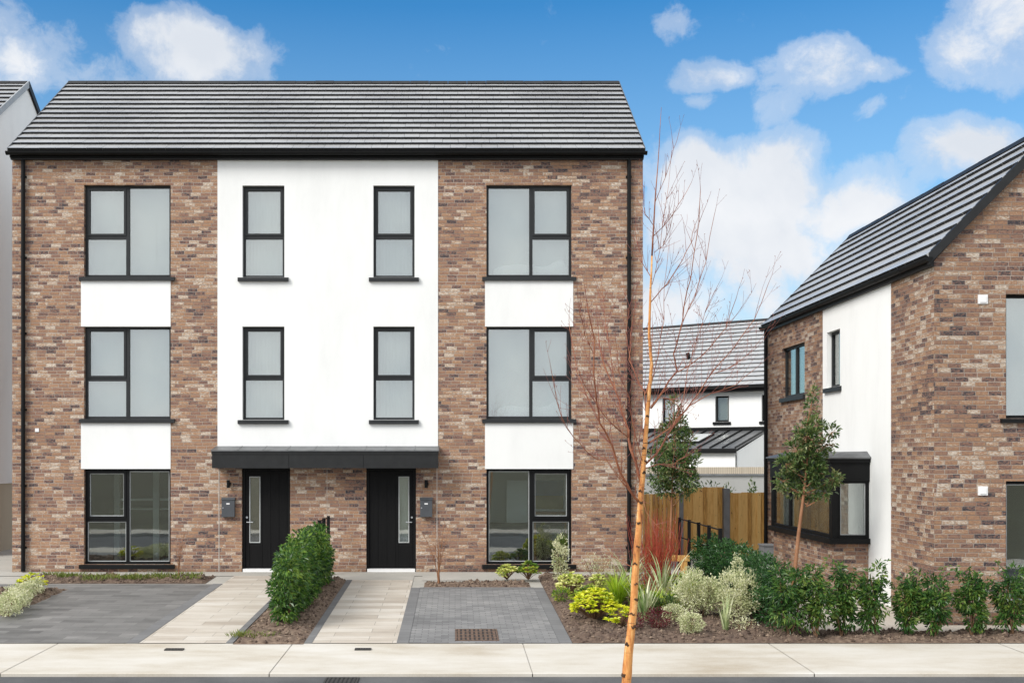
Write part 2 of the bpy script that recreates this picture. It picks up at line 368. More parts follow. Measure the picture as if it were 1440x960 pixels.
# ------------------------------------------------------------------ wall with holes
def wall(mb, ax, pl, u0, u1, z0, z1, holes, th, out=-1, mi=0):
    """ax 'y': plane y=pl, u is x; ax 'x': plane x=pl, u is y.  th goes inward (away from out)."""
    us = sorted({u0, u1} | {min(max(h[i], u0), u1) for h in holes for i in (0, 1)}); zs = sorted({z0, z1} | {min(max(h[i], z0), z1) for h in holes for i in (2, 3)})
    pin = pl - out * th
    def pt(u, p, z): return (u, p, z) if ax == 'y' else (p, u, z)
    solid = {}
    for i in range(len(us) - 1):
        for j in range(len(zs) - 1):
            cu, cz = (us[i] + us[i + 1]) / 2, (zs[j] + zs[j + 1]) / 2
            solid[i, j] = not any(h[0] < cu < h[1] and h[2] < cz < h[3] for h in holes)
    for (i, j), sld in solid.items():
        if not sld: continue
        a, b, c, d = us[i], us[i + 1], zs[j], zs[j + 1]
        mb.face([pt(a, pl, c), pt(b, pl, c), pt(b, pl, d), pt(a, pl, d)], mi)
        mb.face([pt(a, pin, c), pt(b, pin, c), pt(b, pin, d), pt(a, pin, d)], mi)
        if not solid.get((i - 1, j)): mb.face([pt(a, pl, c), pt(a, pin, c), pt(a, pin, d), pt(a, pl, d)], mi)
        if not solid.get((i + 1, j)): mb.face([pt(b, pl, c), pt(b, pin, c), pt(b, pin, d), pt(b, pl, d)], mi)
        if not solid.get((i, j - 1)): mb.face([pt(a, pl, c), pt(b, pl, c), pt(b, pin, c), pt(a, pin, c)], mi)
        if not solid.get((i, j + 1)): mb.face([pt(a, pl, d), pt(b, pl, d), pt(b, pin, d), pt(a, pin, d)], mi)

# window in local coords: x 0..w, z 0..h, outward -y, frame front at y=0
def window(parent, origin, rotz, w, h, bars, fm='black', gm='glass', blind=True, sill=True, setback=.09, fw=.05, bead=False, sill_over=.09, label=None, open_sash=None, sillh=.09, blindm='blind', sproj=.06):
    """bars: ('v', x) full height mullion, ('h', x0, x1, z) transom"""
    mb = MB(); y0, y1 = setback, setback + .07
    mb.box((0, y0, 0), (fw, y1, h)); mb.box((w - fw, y0, 0), (w, y1, h)); mb.box((fw, y0, 0), (w - fw, y1, fw)); mb.box((fw, y0, h - fw), (w - fw, y1, h))
    cells = [(fw, w - fw, fw, h - fw)]
    for b_ in bars:
        if b_[0] == 'v':
            x = b_[1]; mb.box((x - .035, y0 - .004, fw), (x + .035, y1, h - fw)); nc = []
            for c in cells:
                if c[0] < x < c[1]: nc += [(c[0], x - .035, c[2], c[3]), (x + .035, c[1], c[2], c[3])]
                else: nc.append(c)
            cells = nc
        else:
            z = b_[3]; nc = []
            for c in cells:
                if c[0] >= b_[1] - .06 and c[1] <= b_[2] + .06 and c[2] < z < c[3]:
                    mb.box((c[0], y0 - .002, z - .035), (c[1], y1, z + .035)); nc += [(c[0], c[1], c[2], z - .035), (c[0], c[1], z + .035, c[3], 1)]
                else: nc.append(c)
            cells = nc
    for c in cells:
        if len(c) == 5:      # opening sash: extra rim standing proud
            a, b2, cc, dd = c[:4]; r = .045; yy = y0 - .018
            mb.box((a, yy, cc), (a + r, y1 - .002, dd)); mb.box((b2 - r, yy, cc), (b2, y1 - .002, dd)); mb.box((a + r, yy, cc), (b2 - r, y1 - .002, cc + r)); mb.box((a + r, yy, dd - r), (b2 - r, y1 - .002, dd))
    o = build('window', mb, fm, parent, local=True)
    po = ORG.get(parent.name, Vector((0, 0, 0))); o.location = Vector(origin) - po if parent.rotation_euler.z == 0 else origin
    o.rotation_euler = (0, 0, rotz)
    if label: o['label'] = label
    for c in cells:
        g = MB(); r = .045 if len(c) == 5 else 0; q = (c[0] + r, c[1] - r, c[2] + r, c[3] - r)
        g.box((q[0], y0 + .03, q[2]), (q[1], y0 + .036, q[3]))
        build('pane', g, gm, o, local=True)
        if bead:
            g = MB(); a, b2, cc, dd = q; t = .016; yb = y0 + .014
            g.box((a, yb, cc), (a + t, yb + .012, dd)); g.box((b2 - t, yb, cc), (b2, yb + .012, dd)); g.box((a + t, yb, cc), (b2 - t, yb + .012, cc + t)); g.box((a + t, yb, dd - t), (b2 - t, yb + .012, dd))
            build('gasket_highlight', g, 'bead', o, local=True)
    if sill:
        g = MB(); so = sill_over
        g.prism([(-so, -sproj, -sillh), (-so, setback + .05, -sillh), (-so, setback + .05, .012), (-so, -sproj, -.012)], (w + 2 * so, 0, 0))
        build('sill', g, fm, o, local=True)
    if blind:
        g = MB(); 
        if w < 1.1 and bars:
            nn = 40
            for i_ in range(nn):
                xa_ = .01 + (w - .02) * i_ / nn; xb_ = .01 + (w - .02) * (i_ + 1) / nn; f1 = y1 + .10 + .003 * math.sin(i_ * 1.9) + .003 * math.sin(i_ * .7); f2 = y1 + .10 + .003 * math.sin((i_ + 1) * 1.9) + .003 * math.sin((i_ + 1) * .7)
                g.face([(xa_, f1, .01), (xb_, f2, .01), (xb_, f2, h - .01), (xa_, f1, h - .01)])
        else: g.box((.01, y1 + .10, .01), (w - .01, y1 + .105, h - .01)); g.box((w * R.uniform(.2, .7), y1 + .094, .01), (w * .8, y1 + .0995, h * R.uniform(.6, .9)))
        build('blind', g, blindm, o, local=True)
    return o

def roof_plane(mb, A, u, L, v, Sl, nrm, gauge=.335, t=.058, tw=.33):
    A = Vector(A); u = Vector(u).normalized(); v = Vector(v).normalized(); nrm = Vector(nrm).normalized()
    nc = max(1, round(Sl / gauge)); g = Sl / nc
    for i in range(nc):
        k = math.ceil(L / tw) + 1; off = (i % 2) * tw / 2
        for j in range(k):
            a = max(0, j * tw - off); b = min(L, (j + 1) * tw - off)
            if b - a < .02: continue
            a += .003; b -= .003; e = R.uniform(-.0015, .0015); s0 = i * g + R.uniform(-.002, .002); s1 = (i + 1) * g + (.03 if i < nc - 1 else 0)
            q = lambda x, s, h: A + u * x + v * s + nrm * h
            P0 = [q(a, s0, .002), q(b, s0, .002), q(b, s0, t + e), q(a, s0, t + e), q(b, s1, .004 + e), q(a, s1, .004 + e)]
            mb.island(P0, [(3, 2, 4, 5), (0, 3, 5), (1, 4, 2)], 0)
            mb.face([P0[0], P0[1], P0[2], P0[3]], 1)

def gable_roof(parent, x0, x1, ye, ze, yr, zr, name='roof', y2=None, deck=True, tw=.33):
    """ridge along x; eaves at y=ye (front) and mirrored behind"""
    yb = 2 * yr - ye
    mb = MB(); Sl = math.hypot(yr - ye, zr - ze)
    vf = Vector((0, yr - ye, zr - ze)) / Sl; nf = Vector((0, -(zr - ze), yr - ye)) / Sl
    roof_plane(mb, (x0, ye, ze), (1, 0, 0), x1 - x0, vf, Sl, nf, tw=tw)
    vb = Vector((0, yr - yb, zr - ze)) / Sl; nb = Vector((0, (zr - ze), yb - yr)) / Sl
    mb.box((x0, yr - .001, zr - .2), (x1, yr + .001, zr - .1))
    roof_plane(mb, (x1, yb, ze), (-1, 0, 0), x1 - x0, vb, Sl, nb, tw=tw)
    # deck
    mb.prism([(x0 + .005, ye + .01, ze - .05), (x0 + .005, ye + .01, ze - .004), (x0 + .005, yr, zr - .004), (x0 + .005, yb - .01, ze - .004), (x0 + .005, yb - .01, ze - .05), (x0 + .005, yr, zr - .12)], (x1 - x0 - .01, 0, 0), 1)
    o = build(name, mb, ['tile', 'tile_butt_shade'], parent)
    g = MB(); k = int((x1 - x0) / .45)
    for i in range(k):
        a = x0 + (x1 - x0) * i / k; b = x0 + (x1 - x0) * (i + 1) / k - .008; zz = zr + R.uniform(-.004, .004)
        g.prism([(a, yr - .13, zz - .03), (a, yr - .05, zz + .055), (a, yr + .05, zz + .055), (a, yr + .13, zz - .03)], (b - a, 0, 0))
    build('ridge', g, 'fascia', o)
    return o

# ================================================================== SETTING
def quad(mb, x0, x1, y0, y1, dz, mi=0, steps=None):
    ys = [y0] + [b for b in (16.0, 23.5) if y0 < b < y1] + [y1]
    for a, b in zip(ys[:-1], ys[1:]): mb.face([(x0, a, G(a) + dz), (x1, a, G(a) + dz), (x1, b, G(b) + dz), (x0, b, G(b) + dz)], mi)
mb = MB(); prof = [(-600, -.45), (0, -.42), (8.3, -.36), (13.9, -.40), (16, -.33), (23.5, -.06), (60, -.06), (900, -.06)]
for (a, za), (b, zb) in zip(prof[:-1], prof[1:]):
    mb.face([(-600, a, za), (600, a, za), (600, b, zb), (-600, b, zb)])
tag(build('ground', mb, 'ground'), kind='structure')
mb = MB(); mb.face([(-60, 8.6, -.325), (60, 8.6, -.325), (60, 13.955, -.322), (-60, 13.955, -.322)]); tag(build('road', mb, 'asphalt'), kind='structure')
mb = MB(); mb.box((-60, 8.35, -.40), (60, 8.6, -.22)); mb.box((-60, 6.0, -.40), (60, 8.345, -.25)); tag(build('near_pavement', mb, 'concrete'), kind='structure')
# pavement bays with joints
mb = MB(); js = [-40, -19, -15.6, -12.3, -9.0, -5.7, -2.33, .97, 4.5, 7.8, 11.2, 14.6, 40]
for a, b in zip(js[:-1], js[1:]):
    z0, z1 = G(13.96), G(16.0); g = .006
    p = [(a + g, 13.975, z0 + .002), (b - g, 13.975, z0 + .002), (b - g, 15.995, z1), (a + g, 15.995, z1)]
    mb.face(p)
    q = [(a + g, 13.96, z0 - .006), (b - g, 13.96, z0 - .006)]
    mb.face([q[0], q[1], p[1], p[0]]); mb.face([(a + g, 13.96, -.40), (b - g, 13.96, -.40), q[1], q[0]])
mb.face([(-40, 13.965, G(13.96) - .008), (40, 13.965, G(13.96) - .008), (40, 15.995, G(16) - .012), (-40, 15.995, G(16) - .012)])
tag(build('pavement', mb, 'concrete'), kind='structure')
# back garden surface
mb = MB(); quad(mb, -14, 14, 22.9, 23.6, .004); quad(mb, -14, 1.69, 20.9, 22.899, -.004); mb.face([(3.9, 23.6, .004), (14, 23.6, .004), (14, 44, .004), (3.9, 44, .004)]); mb.face([(-14, 23.6, .004), (-9.3, 23.6, .004), (-9.3, 44, .004), (-14, 44, .004)])
quad(mb, -2.85, -.84, 22.3, 22.9, .004); quad(mb, -.67, 1.9, 22.25, 22.9, .004)
tag(build('concrete_apron', mb, 'apron'), kind='structure')
mb = MB(); quad(mb, -4.54, -3.29, 16.0, 22.9, .008); quad(mb, -2.056, -.84, 16.0, 22.3, .008); tag(build('paths', mb, 'slab'), kind='structure')
mb = MB(); quad(mb, -.67, 1.5, 16.0, 21.25, .006); tag(build('driveway', mb, 'block'), kind='structure')
mb = MB(); quad(mb, -12, -4.72, 16.0, 21.75, .006); tag(build('old_driveway', mb, 'block_old'), kind='structure')
mb = MB()
def strip(x0, x1, y0, y1, h=.014):
    for dz, in ((h,),):
        mb.face([(x0, y0, G(y0) + dz), (x1, y0, G(y0) + dz), (x1, y1, G(y1) + dz), (x0, y1, G(y1) + dz)])
        mb.face([(x0, y0, G(y0) - .05), (x1, y0, G(y0) - .05), (x1, y0, G(y0) + dz), (x0, y0, G(y0) + dz)])
        for x in (x0, x1): mb.face([(x, y0, G(y0) - .05), (x, y1, G(y1) - .05), (x, y1, G(y1) + dz), (x, y0, G(y0) + dz)])
strip(-.84, -.67, 16.0, 21.25); strip(1.5, 1.68, 16.0, 21.25); strip(-.67, 1.5, 21.1, 21.3, .013); strip(-2.165, -2.056, 16.0, 22.3); strip(-3.29, -3.19, 16.0, 22.3)
strip(-4.72, -4.54, 16.0, 21.75)
tag(build('path_edging', mb, 'kerb'), kind='structure')
# soil beds
def soil(name, x0, x1, y0, y1, hump=.06, n=.07):
    mb = MB(); nx = int((x1 - x0) / n) + 1; ny = int((y1 - y0) / n) + 1; V = []
    for j in range(ny + 1):
        for i in range(nx + 1):
            x = x0 + (x1 - x0) * i / nx; y = y0 + (y1 - y0) * j / ny
            e = min(1, min(i, nx - i) / 2.0, min(j, ny - j) / 2.0)
            h = (mnoise.fractal(Vector((x * 2.4, y * 2.4, 3)), 1, 2, 4) * .07 + mnoise.noise(Vector((x * 9, y * 9, 1))) * .05 + hump) * e
            V.append((x, y, G(y) + .003 + max(0, h)))
    Fs = [(j * (nx + 1) + i, j * (nx + 1) + i + 1, (j + 1) * (nx + 1) + i + 1, (j + 1) * (nx + 1) + i) for j in range(ny) for i in range(nx)]
    mb.island(V, Fs)
    # loose clods
    for k in range(int((x1 - x0) * (y1 - y0) * 260)):
        x, y = R.uniform(x0 + .03, x1 - .03), R.uniform(y0 + .03, y1 - .03); s = R.uniform(.012, .042) * R.uniform(.4, 1.3); hh = mnoise.fractal(Vector((x * 2.4, y * 2.4, 3)), 1, 2, 4) * .07 + mnoise.noise(Vector((x * 9, y * 9, 1))) * .05 + hump; c = Vector((x, y, G(y) + max(.0, hh * min(1, min(x - x0, x1 - x, y - y0, y1 - y) / .14)) + .006))
        pts = [c + Vector((R.uniform(.6, 1) * s * a, R.uniform(.6, 1) * s * b, R.uniform(.5, .9) * s * d)) for a, b, d in ((1, 0, 0), (0, 1, 0), (-1, 0, 0), (0, -1, 0), (0, 0, 1), (0, 0, -1))]
        mb.island(pts, [(0, 1, 4), (1, 2, 4), (2, 3, 4), (3, 0, 4), (1, 0, 5), (2, 1, 5), (3, 2, 5), (0, 3, 5)])
    return tag(build(name, mb, 'soil', smooth=False), kind='structure')
soil('soil_bed', 1.69, 5.35, 16.02, 22.85, .05)
soil('soil_border', 5.36, 11.5, 16.02, 16.85, .05)
soil('hedge_bed', -3.18, -2.17, 15.93, 22.25, .06)
soil('drive_bed', -8.6, -4.9, 21.85, 22.85, .04)
soil('left_bed', -12, -7.3, 18.2, 21.1, .03)
soil('small_bed', -.60, 1.45, 21.32, 22.0, .04)
mb = MB(); quad(mb, 5.36, 14, 16.87, 23.6, .005); tag(build('side_paving', mb, 'gravel'), kind='structure')
quadx = None

# ================================================================== MAIN HOUSE
H = thing('semi_detached_house', 'three-storey brick and white render pair of houses with two black front doors', 'house', (-2.69, 23.5, 0))
x0, x1 = -9.34, 3.96; ZT = 8.78; ZB = -.25
cx0, cx1 = PX(306), PX(616)
Lx = (PX(118), PX(240)); Rx = (PX(684), PX(804)); Lp = (PX(114), PX(240)); Rp = (PX(682), PX(806))
rows = {'top': (PZ(389), PZ(260)), 'mid': (PZ(588.5), PZ(459)), 'gnd': (PZ(793), PZ(659))}
nar = [(PX(341), PX(400)), (PX(525), PX(583))]
doors = [(PX(340), PX(408)), (PX(515), PX(585))]
dz = (0.03, PZ(657))
holes = []
for X in (Lx, Rx):
    for r in rows.values(): holes.append((X[0], X[1], r[0], r[1]))
for Xp in (Lp, Rp): holes += [(Xp[0], Xp[1], rows['mid'][1], rows['top'][0]), (Xp[0], Xp[1], rows['gnd'][1], rows['mid'][0])]
holes.append((cx0, cx1, PZ(640), ZT + 1))
for d in doors: holes.append((d[0], d[1], ZB - 1, dz[1]))
mb = MB(); wall(mb, 'y', 23.5, x0, x1, ZB, ZT, holes, .30)
bk = 29.7
for xx in (x0, x1):
    o_ = -1 if xx == x0 else 1
    xi = xx - o_ * .3
    for xq in (xx, xi): mb.face([(xq, 23.8, ZB), (xq, bk, ZB), (xq, bk, ZT), (xq, 26.6, 11.1), (xq, 23.8, ZT)])
wall(mb, 'y', bk, x0, x1, ZB, ZT, [], .3, out=1)
build('wall', mb, 'brick', H)
mb = MB(); ch = []
for n_ in nar:
    for r in ('top', 'mid'): ch.append((n_[0], n_[1], PZ(390), PZ(261)) if r == 'top' else (n_[0], n_[1], PZ(590), PZ(459)))
wall(mb, 'y', 23.488, cx0, cx1, PZ(640), ZT, ch, .3)
build('render_panel', mb, 'white', H)
for Xp in (Lp, Rp):
    for za, zb in ((rows['mid'][1], rows['top'][0]), (rows['gnd'][1], rows['mid'][0])):
        mb = MB(); mb.box((Xp[0], 23.489, za + .0), (Xp[1], 23.75, zb - .02)); build('render_panel', mb, 'white', H)
def win(X, Z, side, z_tr, gnd=False):
    w = X[1] - X[0]; h = Z[1] - Z[0]; zt = z_tr - Z[0]
    if side == 'L': xm = PX(178) - PX(118); bars = [('v', xm), ('h', 0, xm, zt)]
    elif side == 'R': xm = PX(747) - PX(684); bars = [('v', xm), ('h', xm, w, zt)]
    else: bars = [('h', 0, w, zt)]
    return window(H, (X[0], 23.5 if side != 'N' else 23.488, Z[0]), 0, w, h, bars, fm='black' if gnd else 'grey_frame', gm='glass_dark' if gnd else 'glass', blind=not gnd, bead=gnd, sill_over=.09)
for side, X in (('L', Lx), ('R', Rx)):
    win(X, rows['top'], side, PZ(333)); win(X, rows['mid'], side, PZ(533)); win(X, rows['gnd'], side, PZ(731), True)
for n_ in nar:
    win(n_, (PZ(390), PZ(261)), 'N', PZ(333)); win(n_, (PZ(590), PZ(459)), 'N', PZ(532))
# doors
for k, d in enumerate(doors):
    mb = MB(); a, b = d; t = .06; y = 23.56
    mb.box((a, y, 0), (a + t, y + .09, dz[1])); mb.box((b - t, y, 0), (b, y + .09, dz[1])); mb.box((a + t, y, dz[1] - t), (b - t, y + .09, dz[1]))
    f = build('door_frame', mb, 'black', H)
    mb = MB(); la, lb = a + t + .004, b - t - .004; zb, zt = .075, dz[1] - t - .004; yd = y + .025
    ga, gb = (PX(351), PX(364)) if k == 0 else (PX(561.5), PX(574)); gz0, gz1 = PZ(762), PZ(671)
    wall(mb, 'y', yd, la, lb, zb, zt, [(ga, gb, gz0, gz1)], .05)
    # vertical plank grooves: raised planks
    nb = 5; wd = (lb - la) / nb
    for i in range(nb):
        xa, xb = la + i * wd + .004, la + (i + 1) * wd - .004
        segs = [(xa, xb)]
        if xa < gb + .02 and xb > ga - .02: segs = [(xa, ga - .022), (gb + .022, xb)]
        for s0, s1 in segs:
            if s1 - s0 > .02: mb.box((s0, yd - .007, zb + .01), (s1, yd, zt - .01))
    dr = build('door', mb, 'door', H)
    mb = MB(); mb.box((ga - .018, yd - .012, gz0 - .018), (ga, yd + .004, gz1 + .018)); mb.box((gb, yd - .012, gz0 - .018), (gb + .018, yd + .004, gz1 + .018)); mb.box((ga, yd - .012, gz0 - .018), (gb, yd + .004, gz0)); mb.box((ga, yd - .012, gz1), (gb, yd + .004, gz1 + .018))
    build('glass_trim', mb, 'bead', dr)
    mb = MB(); mb.box((ga, yd + .01, gz0), (gb, yd + .016, gz1)); build('door_glass', mb, 'glass', dr)
    mb = MB(); mb.box((ga - .03, yd + .06, gz0 - .03), (gb + .03, yd + .066, gz1 + .03)); build('obscured_backing', mb, 'blind' if k else 'brownglass', dr)
    hx = PX(346.5) if k == 0 else PX(579); s = 1 if k == 0 else -1; hz = PZ(734)
    mb = MB(); mb.tube([(hx, yd - .015, hz), (hx, yd - .055, hz), (hx + s * .13, yd - .058, hz)], .011, 8)
    mb.tube([(hx, yd - .03, hz + .10), (hx, yd - .008, hz + .10)], .022, 10); build('handle', mb, 'steel', dr)
    mb = MB(); mb.box((a + .02, 23.50, .004), (b - .02, 23.68, .07)); build('threshold', mb, 'vent', dr)
    # letterbox on the wall
    lx0, lx1 = (PX(313), PX(331)) if k == 0 else (PX(591), PX(608)); mb = MB()
    mb.box((lx0, 23.40, PZ(726)), (lx1, 23.499, PZ(702))); mb.prism([(lx0 - .008, 23.385, PZ(702)), (lx0 - .008, 23.499, PZ(702)), (lx0 - .008, 23.499, PZ(699)), (lx0 - .008, 23.42, PZ(699.5))], (lx1 - lx0 + .016, 0, 0))
    lb_ = build('letterbox', mb, 'mailbox', H)
    xc = (lx0 + lx1) / 2
    mb = MB(); mb.box((xc - .035, 23.394, PZ(708.6)), (xc + .035, 23.40, PZ(706.8))); build('name_plate', mb, 'vent', lb_)
    mb = MB(); mb.tube([(lx0 + .03, 23.39, PZ(713.5)), (lx0 + .03, 23.402, PZ(713.5))], .014, 10); build('lock', mb, 'steel', lb_)
    # wall light: two stubby cylinders on a bracket
    wx = PX(322) if k == 0 else PX(599.5); mb = MB()
    mb.box((wx - .02, 23.44, PZ(683)), (wx + .02, 23.499, PZ(677))); mb.tube([(wx, 23.42, PZ(685.5)), (wx, 23.42, PZ(674.5))], .034, 12)
    mb.box((wx + .036, 23.40, PZ(682)), (wx + .05, 23.46, PZ(678)))
    build('wall_light', mb, 'black', H)
# canopy
ca, cb = -5.02, -.355; yf = 23.0
mb = MB(); mb.box((ca, yf, EYE - .235), (cb, 23.499, EYE + .06)); mb.box((ca - .01, yf - .012, EYE + .055), (cb + .01, 23.47, EYE + .115))
cp = build('canopy', mb, 'fascia', H)
mb = MB(); mb.prism([(ca - .02, yf - .03, EYE + .112), (ca - .02, 23.485, EYE + .118), (ca - .02, 23.485, EYE + .225), (ca - .02, yf - .03, EYE + .135)], (cb - ca + .04, 0, 0))
for i in range(1, 9):
    xx = ca + (cb - ca) * (i + R.uniform(-.2, .2)) / 9; mb.tube([(xx, yf - .02, EYE + .137), (xx, 23.47, EYE + .226)], .009, 6)
build('lead_roof', mb, 'lead', cp)
for i in (1, 2):
    mb = MB(); xx = ca + (cb - ca) * (.33 * i + .01); mb.box((xx - .004, yf - .004, EYE - .23), (xx + .004, yf, EYE + .05)); build('fascia_joint', mb, 'black', cp)
# joints
for px_, za, zb in ((308, PZ(803), EYE - .24), (614.5, PZ(803), EYE - .24), (460, PZ(803), EYE - .24)):
    xx = PX(px_); mb = MB(); mb.box((xx - (.008 if px_ != 460 else .004), 23.494, za), (xx + (.008 if px_ != 460 else .004), 23.502, zb)); build('movement_joint', mb, 'sealant', H)
# eaves, gutter, pipes
mb = MB(); mb.box((x0 - .0, 23.40, 8.67), (x1 + .0, 23.486, 8.80)); build('soffit', mb, 'fascia', H)
mb = MB(); mb.box((x0 - .0, 23.36, 8.70), (x1 + .0, 23.399, 8.83)); build('fascia', mb, 'black', H)
def gutter(parent, a, b, ax='x'):
    # half-round trough drawn as prism profile
    mb = MB(); n = 8; r = .06
    a = Vector(a); b = Vector(b); d = (b - a).normalized(); sd = Vector((0, 0, 1)).cross(d)
    prof = [a + sd * (math.cos(PI + PI * i / n) * r) + Vector((0, 0, math.sin(PI + PI * i / n) * r * 1.15)) for i in range(n + 1)]
    inn = [a + sd * (math.cos(2 * PI - PI * i / n) * (r - .006)) + Vector((0, 0, math.sin(2 * PI - PI * i / n) * (r - .006))) for i in range(n + 1)]
    mb.prism(prof + inn, b - a)
    k = int((b - a).length / 1.0)
    for i in range(k + 1):
        c = a + (b - a) * (i / max(1, k)); pr = [q - a + c - d * .012 + (q - a) * .06 for q in prof]; mb.prism(pr, d * .024)
    return build('gutter', mb, 'black', parent)
gutter(H, (x0 - .03, 23.285, 8.80), (x1 + .04, 23.285, 8.80))
for px_ in (34, 884):
    xx = PX(px_); mb = MB()
    mb.tube([(xx, 23.44, 8.72), (xx, 23.44, .02)], .042, 12)
    for z in (8.3, 6.6, 5.0, 3.4, 1.8, .5): mb.tube([(xx, 23.44, z), (xx, 23.44, z + .06)], .046, 10); mb.box((xx - .06, 23.455, z), (xx + .06, 23.498, z + .04))
    build('downpipe', mb, 'black', H)
rf = gable_roof(H, x0 - .0, x1 + .0, 23.27, 8.82, 26.97, 11.45)
for xx in (x0 - .016, x1 + .002):
    mb = MB(); mb.prism([(xx, 23.27, 8.72), (xx, 23.27, 8.88), (xx, 26.97, 11.515), (xx, 30.67, 8.88), (xx, 30.67, 8.72), (xx, 26.97, 11.36)], (.014, 0, 0)); build('verge_trim', mb, 'lead', rf)
mb = MB(); mb.box((PX(49.5), 23.485, PZ(607)), (PX(55), 23.499, PZ(602))); build('wall_vent', mb, 'vent', H)
# interior
mb = MB()
for z in (-.02, 2.75, 5.72): mb.box((x0 + .31, 23.81, z), (x1 - .31, 29.3, z + .05))
for xx in (x0 + .32, -5.2, -2.7, -.3, x1 - .34): mb.box((xx, 23.81, .04), (xx + .02, 29.3, 8.5))
mb.box((x0 + .34, 27.6, .04), (x1 - .36, 27.62, 8.5)); mb.box((-.28, 25.3, .04), (x1 - .36, 25.32, 2.74))  # nearer partition added in the right room so its window looks paler
build('interior', mb, 'room', H)
mb = MB(); mb.box((-9.0, 25.0, .04), (-5.22, 25.03, 2.74)); mb.box((-9.0, 23.82, .032), (-5.22, 25.0, .05)); build('dark_backdrop', mb, 'roomdark', H)  # dark backdrop and floor sheet added to darken the left window
mb = MB(); mb.box((-7.62, 24.9, .05), (-7.5, 24.98, 2.6)); mb.box((-6.75, 24.9, .05), (-6.62, 24.98, 2.6)); mb.box((-7.5, 24.92, 1.45), (-5.9, 24.97, 1.50)); mb.box((-7.5, 24.92, 1.25), (-5.9, 24.97, 1.28)); build('shelving', mb, 'room', H)

# furniture seen through the right ground-floor window
t = thing('dining_table', 'small wooden table behind the right ground-floor window', 'table', (2.0, 24.5, .03))
mb = MB(); mb.box((1.70, 24.2, 1.18), (2.45, 24.8, 1.22)); build('tabletop', mb, 'redbark', t)
for a, b in ((1.74, 24.24), (2.4, 24.24), (1.74, 24.76), (2.4, 24.76)): mb = MB(); mb.box((a - .02, b - .02, .05), (a + .02, b + .02, 1.18)); build('leg', mb, 'redbark', t)
t = thing('sofa', 'pale sofa with a dark seat standing in for the reflection in the right ground-floor window', 'sofa', (1.15, 24.9, .03))
mb = MB(); mb.box((.75, 24.4, .15), (2.6, 25.1, .95)); build('seat', mb, 'roomdark', t); mb = MB(); mb.box((1.15, 24.9, .96), (1.62, 25.15, 1.9)); build('backrest', mb, 'linen', t)  # dark seat block stands in for the dark reflection low in the window
M['pic_blue'] = mat_plain('painted_blue', (.16, .25, .38), .8); M['pic_ochre'] = mat_plain('painted_ochre', (.40, .33, .14), .8)
t = thing('wall_picture', 'landscape picture in blue and ochre behind the ground-floor window', 'picture', (2.1, 25.28, 1.1))
mb = MB(); mb.box((1.68, 25.27, 1.2), (2.5, 25.299, 1.95)); build('picture_frame', mb, 'linen', t)
mb = MB(); mb.box((1.73, 25.26, 1.25), (2.45, 25.269, 1.9)); mb.box((1.73, 25.25, 1.25), (2.45, 25.259, 1.55), 1); build('canvas', mb, ['pic_blue', 'pic_ochre'], t)
# beds, upstairs right
for k, (zz, lab) in enumerate(((PZ(388) + .06, 'white bedding seen in the right-hand top-floor window'), (PZ(588) + .06, 'white bedding seen in the right-hand first-floor window'))):
    mb = MB(); xa, xb = PX(694), PX(800); nx = 26; yb = 23.70
    V = []
    for i in range(nx + 1):
        x = xa + (xb - xa) * i / nx; tt = i / nx
        h = .10 + .12 * (min(1, tt * 5)) ** .6 + .05 * math.sin(tt * 7 + k) * tt + (.10 if tt > .72 else 0) * min(1, (tt - .72) * 9 if tt > .72 else 0)
        h *= min(1, (1 - tt) * 12 + .35)
        V += [(x, yb, zz), (x, yb, zz + h * .8), (x, yb + .025, zz + h), (x, yb + .05, zz + h * .9)]
    Fs = [(i * 4 + j, i * 4 + 4 + j, i * 4 + 5 + j, i * 4 + 1 + j) for i in range(nx) for j in range(3)]
    mb.island(V, Fs); tag(build('bedding', mb, 'linen', smooth=True), lab, 'bedding', 'bedding seen through upstairs windows')

# ================================================================== LEFT HOUSE
yl0 = 26.9; yrL = yl0 + 3.45; zrL = EYE + 527 * yrL / F; zeL = zrL - 2.6
Lh = thing('end_gable_house', 'white rendered house with tiled roof at the left edge of the picture', 'house', (-14.5, yl0, 0))
xr = -602 * yrL / F
mb = MB()
mb.prism([(xr, yl0, 1.74), (xr, yl0 + 6.9, 1.74), (xr, yl0 + 6.9, zeL - .05), (xr, yrL, zrL - .12), (xr, yl0, zeL - .05)], (-7, 0, 0)); build('wall', mb, 'white', Lh)
mb = MB(); mb.box((xr - 7, yl0 + .03, -.25), (xr - .03, yl0 + 6.9, 1.74)); build('plinth', mb, 'beige', Lh)
rl = gable_roof(Lh, xr - 7.1, xr + .03, yl0 - .25, zeL, yrL, zrL - .05)
mb = MB(); xx = xr + .032; mb.prism([(xx, yl0 - .25, zeL - .12), (xx, yl0 - .25, zeL + .06), (xx, yrL, zrL + .02), (xx, yrL, zrL - .17)], (.03, 0, 0)); build('verge_trim', mb, 'verge', rl)
mb = MB(); yb_ = 2 * yrL - yl0 + .25; mb.prism([(xx, yb_, zeL - .12), (xx, yb_, zeL + .06), (xx, yrL + .02, zrL + .02), (xx, yrL + .02, zrL - .17)], (.03, 0, 0)); build('verge_trim', mb, 'fascia', rl)
gutter(Lh, (xr - 7.1, yl0 - .24, zeL - .02), (xr + .05, yl0 - .24, zeL - .02))

